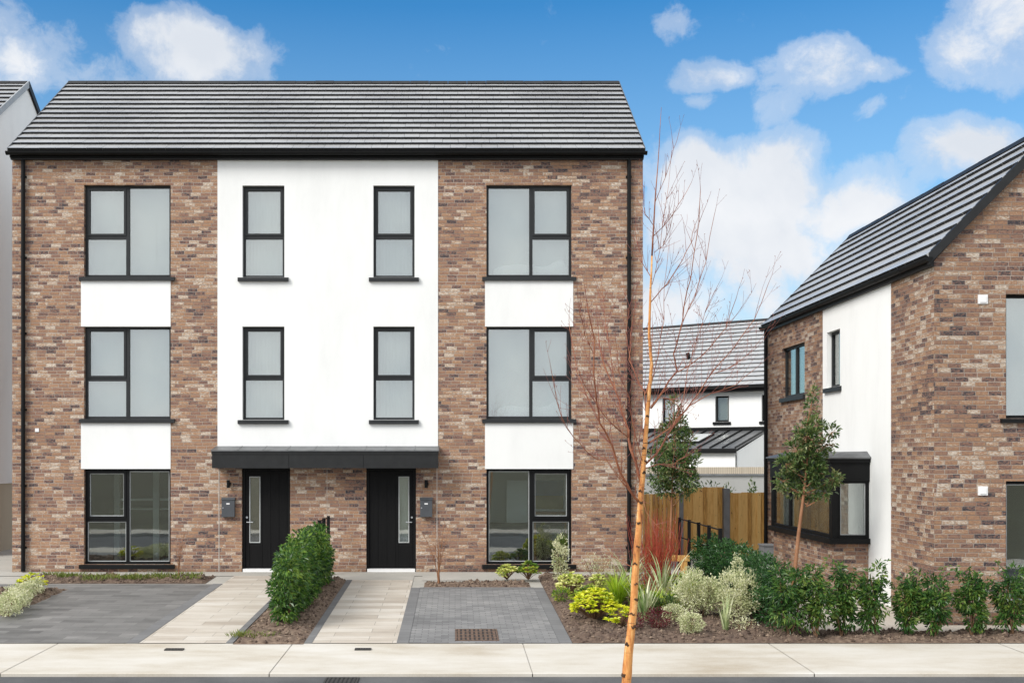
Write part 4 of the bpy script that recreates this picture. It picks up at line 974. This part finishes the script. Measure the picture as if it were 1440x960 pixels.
shrub('variegated_shrub', 'large silver-cream variegated shrub in the middle of the bed', 985, 0, 17.9, .40, .74, 'silver', 5200, .042, .022, blobs=6, up=.7)
shrub('variegated_shrub', 'silver-cream variegated shrub with an upright tip beside the dark hedge', 1043, 0, 17.5, .36, .82, 'silver', 5000, .042, .022, blobs=6, up=.8)
shrub('variegated_shrub', 'narrow tip of variegated foliage rising beside the dark hedge', 1037, 0, 17.8, .10, .5, 'silver', 380, .034, .018, up=.8, lift=.55)
shrub('variegated_shrub', 'small round silver-cream variegated shrub nearest the pavement', 972, 0, 16.45, .185, .32, 'silver', 1500, .032, .017)
shrub('variegated_shrub', 'tall loose variegated shrub in front of the right ground-floor window', 788, 0, 21.6, .17, .95, 'silver', 1300, .042, .023, ry=.16, up=.7, blobs=1, shell=.0)
shrub('grey_shrub', 'wispy grey-green shrub against the brick wall left of the downpipe', 842, 0, 21.6, .42, .6, 'silver', 750, .03, .014, up=.8, shell=0)
shrub('purple_shrub', 'low dark purple shrub right of the birch trunk', 925, 0, 16.9, .20, .30, 'purple', 700, .036, .018)
shrub('purple_shrub', 'small dark purple shrub hugging the birch trunk', 893, 0, 16.8, .13, .26, 'purple', 320, .036, .018)
shrub('pink_shrub', 'sparse pinkish white low plant at the right end of the bed', 1045, 0, 16.7, .22, .22, 'silver', 260, .03, .016, shell=0)
straps('lime_grass', 'clump of lime green arching grass left of the birch trunk', 868, 18.9, 260, .72, .014, 'lime', 'grass', .7, .9)
straps('lime_grass', 'clump of fresh green grass behind the striped plant', 925, 18.2, 140, .48, .014, 'lime', 'grass', .7, .9)
straps('striped_plant', 'green and cream striped strap-leaf plant right of the birch trunk', 906, 17.5, 40, .78, .040, 'phormium', 'plant', .45, .45)
straps('striped_plant', 'striped strap-leaf plant between the two variegated shrubs', 1020, 16.8, 20, .55, .032, 'phormium', 'plant', .25, .3)
straps('striped_plant', 'arching striped plant behind the birch trunk under the downpipe', 885, 20.2, 36, .95, .032, 'phormium', 'plant', .6, .75)
straps('striped_plant', 'tall arching striped plant among the red stems', 932, 19.4, 40, 1.0, .035, 'phormium', 'plant', .6, .6)
straps('bronze_plant', 'bronze spiky plant at the foot of the red stems', 915, 18.9, 60, .55, .016, 'bronze', 'plant', .8, .5)
shrub('green_shrub', 'low mid-green leafy shrub between the grass and the striped plant', 890, 0, 19.0, .26, .36, 'yellowgreen', 700, .06, .022)
shrub('green_shrub', 'dark green leafy shrub behind the small purple shrub', 935, 0, 17.9, .24, .34, 'evergreen', 700, .055, .022)
shrub('green_shrub', 'mid-green leafy shrub between the yellow-green shrub and the variegated one', 962, 0, 18.6, .24, .42, 'yellowgreen', 700, .06, .022)
shrub('green_shrub', 'small green shrub right behind the large bright yellow shrub', 852, 0, 18.3, .22, .32, 'yellowgreen', 500, .06, .022)
straps('striped_plant', 'low striped strap-leaf clump left of the yellow-green shrub', 945, 18.9, 24, .55, .028, 'phormium', 'plant', .8, .7)
straps('bronze_plant', 'bronze spiky clump in front of the downpipe', 868, 20.6, 40, .5, .016, 'bronze', 'plant', .8, .5)
rosette_shrub('yellow_green_shrub', 'low yellow-green plant tucked behind the striped strap-leaf plant', 912, 18.3, .26, .34, 'yellowgreen', 60)
shrub('variegated_shrub', 'low cream variegated plant left of the larger variegated shrubs', 948, 0, 17.3, .20, .30, 'silver', 900, .034, .018)
# red dogwood
t = thing('red_dogwood', 'leafless shrub of thin red stems before the timber fence', 'shrub', ((925 - 640) * 20.3 / F, 20.3, G(20.3)))
mb = MB(); bx = (925 - 640) * 20.3 / F
for i in range(105):
    a = R.uniform(0, 2 * PI); ln = R.uniform(.8, 1.65); le = R.uniform(.05, .38); b_ = Vector((bx + R.uniform(-.22, .22), 20.3 + R.uniform(-.2, .2), G(20.3))); d = Vector((math.cos(a) * le, math.sin(a) * le, 1))
    pts = [b_ + d * ln * f + Vector((math.cos(a), math.sin(a), 0)) * .06 * math.sin(f * 3) for f in (0, .35, .7, 1)]; mb.tube(pts, [.0065, .005, .0035, .0015], 4)
    for f in (.45, .6, .75):
        q = b_ + d * ln * f; mb.tube([q, q + Vector((R.uniform(-.12, .12), R.uniform(-.12, .12), .25))], [.004, .0015], 3)
build('stem', mb, 'redstem', t)
# bare twig shrubs
def bare(name, lab, px_, y, h, n, spread, tilt=0):
    x = (px_ - 640) * y / F; t = thing(name, lab, 'shrub', (x, y, G(y))); mb = MB()
    for i in range(n):
        a = R.uniform(0, 2 * PI); b_ = Vector((x + R.uniform(-.03, .03), y + R.uniform(-.03, .03), G(y))); l = h * R.uniform(.6, 1); le = R.uniform(.05, spread)
        pts = [b_]; p_ = b_.copy()
        for j in range(5): p_ = p_ + Vector((math.cos(a) * le * (j + 1) / 3 + R.uniform(-.03, .03), math.sin(a) * le * .5, 1)) * l / 5; pts.append(p_.copy())
        mb.tube(pts, [.008, .0065, .005, .004, .003, .0015], 4)
        for j in (2, 3, 4):
            q = pts[j]
            for m_ in range(3): mb.tube([q, q + Vector((R.uniform(-.2, .2), R.uniform(-.1, .1), R.uniform(.06, .24)))], [.003, .0012], 3)
    build('stem', mb, 'redbark', t)
bare('bare_shrub', 'thin bare twiggy shrub right of the right-hand front door', 617, 21.7, 1.35, 10, .42)
bare('bare_shrub', 'bare two-stemmed young shrub against brick beside the left window', 252, 22.3, 1.1, 4, .22)
# tufts on the left bed and under hedge
k = 0
def tufts(name, lab, spots, mat, n=30, L=.16, W=.012):
    mb = MB()
    for px_, y in spots:
        x = (px_ - 640) * y / F
        for i in range(n):
            a = R.uniform(0, 2 * PI); rr = R.uniform(0, .14); p = Vector((x + math.cos(a) * rr * 1.6, y + math.sin(a) * rr, G(y) + .02)); mb.leaf(p, Vector((math.cos(a) * .6, math.sin(a) * .6, 1)), L * R.uniform(.5, 1.1), W)
    o = build(name, mb, mat); o['label'] = lab; o['category'] = 'grass'; o['kind'] = 'stuff'; return o
tufts('grass_tufts', 'low grass tufts on the soil strip below the left ground-floor window', [(70 + i * 13 + R.uniform(-5, 5), R.uniform(22.0, 22.7)) for i in range(17)], 'grass', 75, .15, .014)
tufts('weed_tufts', 'weedy grass at the pavement end of the soil under the hedge', [(350, 16.35), (362, 16.25), (340, 16.4), (375, 16.3)], 'grass', 60, .12, .014)
# left low variegated hedge
hedge('low_variegated_hedge', 'low silvery variegated hedge with yellow tips at the left edge', [(-7.25, 18.0, .30), (-7.5, 19.2, .30), (-7.75, 20.6, .25)], 'silver', 6500, .038, .02, 0, .42)
rosette_shrub('yellow_shrub', 'yellow tipped low shrub at the far end of the left edge hedge', 45, 20.5, .26, .34, 'yellow', 45, .07, .025)
# shrubs beyond fence
for px_, y, rx, h, lab in ((938, 33, .9, 2.1, 'green bush behind the fence, partly hidden by the small tree'), (1000, 34, .42, 1.65, 'round bush rising above the fence in front of the grey garden wall'), (1024, 35, .30, 1.55, 'narrow bush beside the taller fence post'), (1058, 37, .12, 1.6, 'thin climber on the grey garden wall')):
    x = (px_ - 640) * y / F; t = thing('garden_bush', lab, 'bush', (x, y, 0), 'bushes beyond the timber fence'); mb = MB(); foliage(mb, [((x, y, h * .55), (rx, rx, h * .5))], int(700 * max(rx, .3)), .12, .05, up=.3, shell=.2, seed=px_); build('foliage', mb, 'evergreen', t); mb = MB(); stems(mb, (x, y, 0), [(x, y, h * .6)], .02, .05); build('stem', mb, 'stem', t)

# ------------------------------------------------------------------ small evergreen trees
def small_tree(name, lab, trunk_px, y, crown, n, mat, L=.085, W=.032, seed=0, r=.028):
    pts = [P(a, b, y) for a, b in trunk_px]; z0 = G(y); base = pts[0].copy(); base.z = z0
    t = thing(name, lab, 'tree', base); mb = MB(); pts = [base] + pts[1:]
    k = len(pts); mb.tube(pts, [r * (1 - .65 * i / (k - 1)) for i in range(k)], 8)
    top = pts[-1]
    blobs = []; limbs = MB()
    for cpx, cpy, rpx, rpz in crown:
        c = P(cpx, cpy, y + R.uniform(-.15, .15)); s = y / F; blobs.append((c, (rpx * s, rpx * s * .9, rpz * s)))
        # limb from the trunk up to the clump
        f = pts[min(k - 1, max(1, k - 2))]; ax = Vector((pts[-2].x, y, min(c.z - .25, pts[-1].z))); ax.z = max(ax.z, pts[-3].z)
        limbs.tube([ax, (ax + c) / 2 + Vector((0, 0, -.04)), c], [.012, .009, .004], 5)
        for _ in range(5): limbs.tube([c, c + rnd_dir() * rpx * s * .9], [.005, .002], 4)
    build('trunk', mb, 'redbark', t, smooth=True); build('branches', limbs, 'redbark', t)
    mb = MB(); foliage(mb, blobs, n, L, W, droop=.1, up=.35, shell=.1, seed=seed, clumps=.22, jit=.9)
    build('crown', mb, mat, t)
cr1 = [(948, 572, 9, 16), (952, 598, 15, 20), (938, 612, 14, 18), (962, 618, 15, 18), (930, 640, 17, 18), (952, 645, 22, 20), (970, 648, 16, 17), (926, 668, 15, 17), (945, 674, 20, 20), (966, 675, 19, 17), (935, 690, 12, 12), (960, 693, 12, 10)]
small_tree('evergreen_tree', 'small evergreen tree on a slim stem behind the birch, before the fence', [(941, 825), (942, 780), (944, 720), (946, 660), (949, 600)], 21.5, cr1, 4600, 'evergreen', seed=4)
cr2 = [(1144, 552, 7, 14), (1142, 575, 9, 14), (1146, 598, 15, 14), (1134, 612, 18, 16), (1170, 608, 9, 12), (1163, 625, 12, 14), (1120, 632, 15, 15), (1140, 640, 20, 18), (1105, 652, 13, 14), (1122, 662, 19, 17), (1148, 664, 20, 17), (1172, 672, 12, 12), (1100, 676, 12, 14), (1118, 688, 17, 13), (1140, 690, 18, 14), (1160, 692, 12, 12)]
small_tree('evergreen_tree', 'small dense evergreen tree with an orange-brown stem in front of the bay window', [(1112, 856), (1118, 800), (1123, 750), (1128, 712), (1134, 660), (1141, 600)], 19.0, cr2, 4600, 'evergreen', seed=9, r=.042)

# ------------------------------------------------------------------ birch
t = thing('birch_tree', 'bare young birch with peeling orange bark standing nearest the camera', 'tree', (1.18, 7.9, -.26))
YB = 7.9
def bp(px, py, dy=0): return P(px, py, YB + dy)
tr = [(868, 1185), (872, 1080), (877, 1010), (881, 955), (883, 925), (887, 890), (891, 850), (894, 800), (898, 745), (901, 700), (905, 655), (908, 610), (911, 575), (913.5, 545), (916, 512), (913, 470), (914.5, 425), (917, 360), (921, 289), (925, 236), (930, 151)]
rd = [.042, .039, .037, .0345, .033, .029, .027, .025, .0235, .0205, .018, .016, .015, .0135, .0115, .0095, .0078, .0062, .0048, .0032, .0012]
pts = [bp(*q) for q in tr]; pts[0].z = -.27
pp = []; rr_ = []
for i in range(len(pts) - 1):
    for f in (0, .33, .66):
        pp.append(pts[i].lerp(pts[i + 1], f) + Vector((R.uniform(-1, 1), R.uniform(-1, 1), 0)) * .002); rr_.append((rd[i] + (rd[i + 1] - rd[i]) * f) * R.uniform(.96, 1.05))
pp.append(pts[-1]); rr_.append(rd[-1])
CUT = 51
mb = MB(); mb.tube(pp[:CUT + 1], rr_[:CUT + 1], 14)
tk = build('trunk', mb, 'bark', t, smooth=True)
mb = MB(); mb.tube(pp[CUT:], rr_[CUT:], 8); build('leader', mb, 'twig', t, smooth=True)
# knots: dark scars on the bark, each its own small mesh
for px_, py_, s in ((880, 948, .036), (884, 905, .034), (895, 820, .016), (892, 842, .026), (896, 792, .018), (898, 768, .014), (903, 690, .020), (910, 585, .016), (908, 630, .018), (888, 880, .036), (891, 862, .016), (900, 735, .018), (899, 706, .026), (902, 664, .022), (905, 648, .014)):
    a0 = bp(px_, py_); k0 = max(i for i in range(len(pts)) if pts[i].z <= a0.z); fk = (a0.z - pts[k0].z) / (pts[k0 + 1].z - pts[k0].z); cc_ = pts[k0].lerp(pts[k0 + 1], fk); rk = (rd[k0] + (rd[k0 + 1] - rd[k0]) * fk)
    mb = MB(); a_s = R.uniform(PI * 1.0, PI * 1.5); ln_ = R.uniform(.9, 1.9); q_ = 9
    arc = [cc_ + Vector((math.cos(a_s + ln_ * q / q_) * (rk + .001), math.sin(a_s + ln_ * q / q_) * (rk + .001), .006 * math.sin(q * .9 + px_))) for q in range(q_ + 1)]
    mb.tube(arc, [s * .30 * math.sin(PI * (q + .4) / (q_ + .8)) * (1 + .4 * math.sin(q * 2.3 + px_)) + .0012 for q in range(q_ + 1)], 7)
    build('knot', mb, 'knotbark', tk)
BR = MB(); TW = MB(); FT = MB()
def twig(p, d, L, r, depth):
    k = max(3, int(L / .07)); pts = [p.copy()]; q = p.copy(); d = d.normalized()
    for i in range(k):
        d = (d + Vector((R.uniform(-.13, .13), R.uniform(-.13, .13), .06 + R.uniform(-.05, .08)))).normalized(); q = q + d * L / k; pts.append(q.copy())
    (TW if r > .0035 else FT).tube(pts, [max(.0009, r * (1 - .8 * i / k)) for i in range(k + 1)], 4 if r > .0035 else 3)
    for i in range(2, k + 1):       # buds
        if R.random() < .35 and L < .5: a = pts[i]; FT.tube([a, a + rnd_dir() * .008 + Vector((0, 0, .008))], [.0025, .0015], 3)
    if depth > 0:
        n = max(1, int(L / .16))
        for _ in range(n):
            i = R.randint(1, k - 1); a = R.choice((-1, 1)); sd = d.cross(Vector((R.uniform(-1, 1), R.uniform(-1, 1), .2))).normalized()
            twig(pts[i], d * 1.0 + sd * .75, L * R.uniform(.35, .62), r * .55, depth - 1)
def branch(pl, r0, r1, dy, n=6, dep=1, tl=.45):
    r0 *= .66; n = int(n * 1.8)
    k = len(pl); P0 = [bp(x, y, dy * i / (k - 1)) for i, (x, y) in enumerate(pl)]
    pts = [];
    for i in range(k - 1):
        for f in (0, .5): pts.append(P0[i].lerp(P0[i + 1], f) + rnd_dir() * .006 * (i > 0))
    pts.append(P0[-1]); m = len(pts)
    (BR if r0 > .006 else TW).tube(pts, [r0 + (r1 - r0) * (i / (m - 1)) ** .8 for i in range(m)], 7 if r0 > .006 else 5)
    for j in range(n):
        i = int((m - 2) * (j + 1 + R.random() * .6) / (n + 1)); i = min(m - 2, max(1, i)); d = (pts[i + 1] - pts[i]).normalized()
        sd = rnd_dir(); sd = (sd - d * sd.dot(d)).normalized()
        twig(pts[i], d * .9 + sd * .6 + Vector((0, 0, .35)), tl * R.uniform(.5, 1.1), max(.0022, (r0 + (r1 - r0) * i / m) * .42), dep)
    d = (pts[-1] - pts[-2]); twig(pts[-1], d, tl * .6, r1, 1)
branch([(899, 706), (887, 692), (874, 668), (864, 636), (856, 616), (843, 594), (839, 565), (836, 526), (836, 478), (826, 430)], .015, .0035, -.5, 11, 2, .42)
branch([(863, 647), (841, 646), (824, 634), (807, 613), (790, 588), (783, 562), (775, 520)], .006, .002, -.4, 6, 1, .32)
branch([(846, 600), (826, 557), (812, 523), (806, 485), (800, 450)], .006, .002, .3, 6, 2, .3)
branch([(901, 677), (893, 650), (887, 630), (883, 605), (874, 577), (866, 551), (852, 520), (845, 495), (842, 470)], .016, .0035, .35, 10, 2, .40)
branch([(884, 615), (863, 599), (846, 577), (826, 549), (815, 525)], .007, .002, -.3, 6, 2, .32)
branch([(909, 607), (907.5, 551), (899, 540), (892, 523), (885, 506), (887, 470), (893, 430)], .009, .003, .25, 8, 2, .36)
branch([(908, 553), (915, 526), (916, 500), (917, 470)], .007, .003, .2, 4, 1, .3)
branch([(907, 653), (922, 639), (939, 613), (947, 598), (973, 565), (987, 546), (1000, 526), (1030, 490), (1060, 450), (1080, 400)], .012, .002, .7, 12, 2, .42)
branch([(914, 622), (942, 601), (970, 571), (1000, 554), (1035, 540), (1060, 520)], .009, .002, .5, 8, 2, .36)
branch([(915, 574), (931, 554), (939, 537), (953, 523), (948, 498), (956, 470), (962, 431), (971, 392), (982, 314), (985, 268)], .011, .002, -.4, 9, 1, .34)
branch([(953, 523), (973, 512), (1000, 487), (1020, 460), (1035, 420)], .006, .002, -.1, 7, 2, .36)
branch([(960, 452), (975, 420), (992, 367), (1005, 300)], .005, .0018, .2, 5, 1, .3)
branch([(915, 425), (930, 408), (946, 389), (960, 365), (971, 342), (978, 315)], .006, .002, .3, 4, 1, .3)
branch([(917, 392), (904, 371), (897, 345), (893, 321)], .005, .0016, .2, 4, 1, .26)
branch([(919, 332), (933, 318), (946, 300), (960, 278), (972, 257)], .0045, .0014, .2, 4, 1, .24)
branch([(918, 316), (908, 300), (905, 280), (903, 250)], .004, .0014, -.1, 3, 1, .22)
branch([(920, 355), (932, 345), (942, 320), (948, 290)], .0035, .0014, -.3, 4, 1, .24)
branch([(921, 285), (935, 250), (948, 210), (955, 185)], .0035, .0012, -.1, 3, 0, .2)
branch([(900, 690), (910, 720), (922, 738), (935, 745)], .004, .001, -.2, 2, 0, .15)
branch([(896, 800), (880, 792), (862, 782), (850, 765)], .004, .0012, .2, 3, 1, .2)
branch([(911, 575), (925, 560), (940, 560), (960, 575)], .004, .0012, -.3, 3, 1, .25)
branch([(904, 660), (925, 652), (945, 655), (965, 640), (985, 625)], .006, .0015, .3, 5, 2, .26)
branch([(947, 598), (960, 560), (968, 520), (978, 480), (992, 440), (1010, 400)], .005, .0015, .4, 8, 2, .34)
branch([(1000, 526), (1020, 520), (1050, 500), (1075, 470)], .004, .0013, .2, 6, 1, .3)
branch([(866, 551), (858, 500), (852, 460), (850, 420), (842, 380)], .005, .0014, .3, 8, 2, .34)
branch([(888, 512), (880, 470), (884, 430), (876, 395)], .004, .0013, .3, 6, 1, .3)
branch([(836, 500), (822, 470), (815, 440), (812, 410)], .004, .0013, -.3, 6, 1, .3)
branch([(905, 655), (890, 600), (884, 560), (870, 520), (866, 480)], .006, .0015, -.3, 8, 2, .34)
branch([(915, 545), (925, 500), (933, 450), (935, 400), (940, 350)], .005, .0014, .4, 8, 1, .32)
branch([(917, 400), (925, 370), (930, 330), (938, 280), (942, 240)], .004, .0012, .3, 6, 1, .26)
build('branches', BR, 'twig', t, smooth=True); build('twigs', TW, 'twig', t); o = build('fine_twigs', FT, 'twigtip', t)

# ------------------------------------------------------------------ across the road (seen only in reflections)
for i in range(0): pass

# ================================================================== CAMERA, LIGHT, SKY
cam = bpy.data.cameras.new('camera'); co = bpy.data.objects.new('camera', cam); C.objects.link(co); S.camera = co
co.location = (0, 0, EYE); co.rotation_euler = (PI / 2, 0, 0); cam.sensor_width = 36; cam.lens = 36 * F / 1440; cam.shift_x = 80 / 1440; cam.shift_y = 162 / 1440; cam.clip_end = 3000; cam.clip_start = .1
sun_el, sun_az = math.radians(40), math.radians(232)   # azimuth measured clockwise from +Y
sun = bpy.data.lights.new('sun', 'SUN'); so = bpy.data.objects.new('sun', sun); C.objects.link(so)
sun.energy = 2.4; sun.angle = math.radians(25); sun.color = (1, .96, .90)
sd = Vector((math.sin(sun_az) * math.cos(sun_el), math.cos(sun_az) * math.cos(sun_el), math.sin(sun_el)))
so.rotation_euler = sd.to_track_quat('Z', 'Y').to_euler(); so.location = (0, 0, 30)
w = bpy.data.worlds.new('World'); S.world = w; w.use_nodes = True; nt = w.node_tree
for n_ in list(nt.nodes): nt.nodes.remove(n_)
out = nt.nodes.new('ShaderNodeOutputWorld'); bg = nt.nodes.new('ShaderNodeBackground')
sky = nt.nodes.new('ShaderNodeTexSky'); sky.sky_type = 'NISHITA'; sky.sun_disc = False; sky.sun_elevation = sun_el; sky.sun_rotation = sun_az
sky.ozone_density = 2.5; sky.air_density = 1.0; sky.dust_density = .6
hs = nt.nodes.new('ShaderNodeHueSaturation'); hs.inputs['Saturation'].default_value = 1.25; hs.inputs['Value'].default_value = 1.0; nt.links.new(sky.outputs[0], hs.inputs['Color'])
tc = nt.nodes.new('ShaderNodeTexCoord'); D_ = tc.outputs['Generated']
def vm(op, a, b=None):
    n = nt.nodes.new('ShaderNodeVectorMath'); n.operation = op
    for i, v in enumerate((a, b)):
        if v is None: continue
        if isinstance(v, bpy.types.NodeSocket): nt.links.new(v, n.inputs[i])
        else: n.inputs[i].default_value = v
    return n
def mt(op, a, b=None, c=None, clamp=False):
    n = nt.nodes.new('ShaderNodeMath'); n.operation = op; n.use_clamp = clamp
    for i, v in enumerate((a, b, c)):
        if v is None: continue
        if isinstance(v, bpy.types.NodeSocket): nt.links.new(v, n.inputs[i])
        else: n.inputs[i].default_value = v
    return n.outputs[0]
field = None
clouds = [(268, 66, 100, 48, .95), (330, 60, 62, 28, .75), (20, 95, 70, 50, .8), (70, 60, 50, 35, .45), (-120, 60, 160, 120, .9), (1050, 285, 120, 72, 1.1), (985, 300, 85, 80, 1.1), (1105, 262, 85, 62, 1.1), (1190, 285, 85, 52, .95), (1060, 350, 140, 60, .95),
          (1140, 105, 75, 48, .72), (1210, 105, 60, 26, .6), (1095, 150, 40, 40, .5), (1000, 122, 55, 24, .6), (985, 158, 22, 14, .4), (1385, 60, 80, 70, .8), (1420, 20, 80, 60, .7), (1350, 222, 75, 46, .85), (1215, 172, 22, 18, .45),
          (530, 95, 60, 40, .12), (940, 30, 30, 40, .42), (200, 105, 120, 26, .4), (960, 440, 130, 60, .75), (1080, 430, 160, 60, .7), (1260, 330, 120, 50, .5), (950, 240, 60, 30, .3)]
wn_ = nt.nodes.new('ShaderNodeTexNoise'); wn_.inputs['Scale'].default_value = 9; wn_.inputs['Detail'].default_value = 8; nt.links.new(D_, wn_.inputs['Vector'])
wv = vm('SUBTRACT', wn_.outputs['Color'], (.5, .5, .5)).outputs[0]; wv2 = vm('MULTIPLY', wv, (.07, .07, .06)).outputs[0]; Dw = vm('ADD', D_, wv2).outputs[0]
for px_, py_, rx, ry, st in clouds:
    d = Vector((px_ - 640, F, 642 - py_)); ln = d.length; d.normalize()
    t1 = Vector((d.y, -d.x, 0)).normalized(); t2 = t1.cross(d)
    if t2.z < 0: t2 = -t2
    df = vm('SUBTRACT', Dw, tuple(d)).outputs[0]
    a = vm('DOT_PRODUCT', df, tuple(t1 * ln / rx)).outputs['Value']; b = vm('DOT_PRODUCT', df, tuple(t2 * ln / ry)).outputs['Value']; c = vm('DOT_PRODUCT', df, tuple(d * 2)).outputs['Value']
    q = mt('MULTIPLY_ADD', a, a, mt('MULTIPLY_ADD', b, b, mt('MULTIPLY', c, c)))
    v = mt('MULTIPLY', mt('SUBTRACT', 1.0, mt('MULTIPLY', q, .55), clamp=True), st)
    field = v if field is None else mt('MAXIMUM', field, v)
# broad overcast behind the camera and overhead
sep = nt.nodes.new('ShaderNodeSeparateXYZ'); nt.links.new(D_, sep.inputs[0])
back = mt('MULTIPLY_ADD', sep.outputs['Y'], -3.5, 2.45, clamp=True)
back = mt('MULTIPLY', back, 1.25)
field = mt('MAXIMUM', field, back)
nz = nt.nodes.new('ShaderNodeTexNoise'); nz.inputs['Scale'].default_value = 11; nz.inputs['Detail'].default_value = 12; nz.inputs['Roughness'].default_value = .66; nt.links.new(Dw, nz.inputs['Vector'])
cov = mt('ADD', field, mt('MULTIPLY_ADD', nz.outputs['Fac'], 1.9, -.97))
cr = ramp(nt, [(.18, (0, 0, 0)), (.46, (.36, .36, .36)), (.88, (1, 1, 1))]); cr.color_ramp.interpolation = 'EASE'; nt.links.new(cov, cr.inputs[0])
# cloud shading by its own density
nz2 = nt.nodes.new('ShaderNodeTexNoise'); nz2.inputs['Scale'].default_value = 9; nz2.inputs['Detail'].default_value = 8; nt.links.new(vm('ADD', Dw, (.3, .1, .035)).outputs[0], nz2.inputs['Vector'])
cc = ramp(nt, [(.36, (.60, .64, .70)), (.62, (.76, .775, .80))]); nt.links.new(nz2.outputs['Fac'], cc.inputs[0])
gain = mt('MULTIPLY_ADD', back, 2.4, 8.6)
cg = nt.nodes.new('ShaderNodeVectorMath'); cg.operation = 'SCALE'; nt.links.new(cc.outputs[0], cg.inputs[0]); nt.links.new(gain, cg.inputs['Scale'])
SKYV = 1.0
tint = mixc(nt, hs.outputs[0], (1.0, 1.0, 1.0), 1.0, 'MULTIPLY')
TN = nt.nodes[-1]
hz = mt('MULTIPLY_ADD', sep.outputs['Z'], -2.4, .90, clamp=True)
tint = mixc(nt, tint, (4.6, 5.7, 6.6), mt('MULTIPLY', hz, .75))
mx = mixc(nt, tint, cg.outputs[0], .5); nt.links.new(cr.outputs[0], nt.nodes[-1].inputs[0])
nt.links.new(mx, bg.inputs[0]); bg.inputs[1].default_value = .1; nt.links.new(bg.outputs[0], out.inputs[0])
TN.inputs[7].default_value = (.56, 1.05, 1.15, 1)
vs = S.view_settings; vs.view_transform = 'Standard'; vs.look = 'None'; vs.exposure = .5; vs.gamma = 1; vs.use_curve_mapping = False
S.render.resolution_x = 1024; S.render.resolution_y = 682
S.cycles.transparent_max_bounces = 12; S.cycles.max_bounces = 6
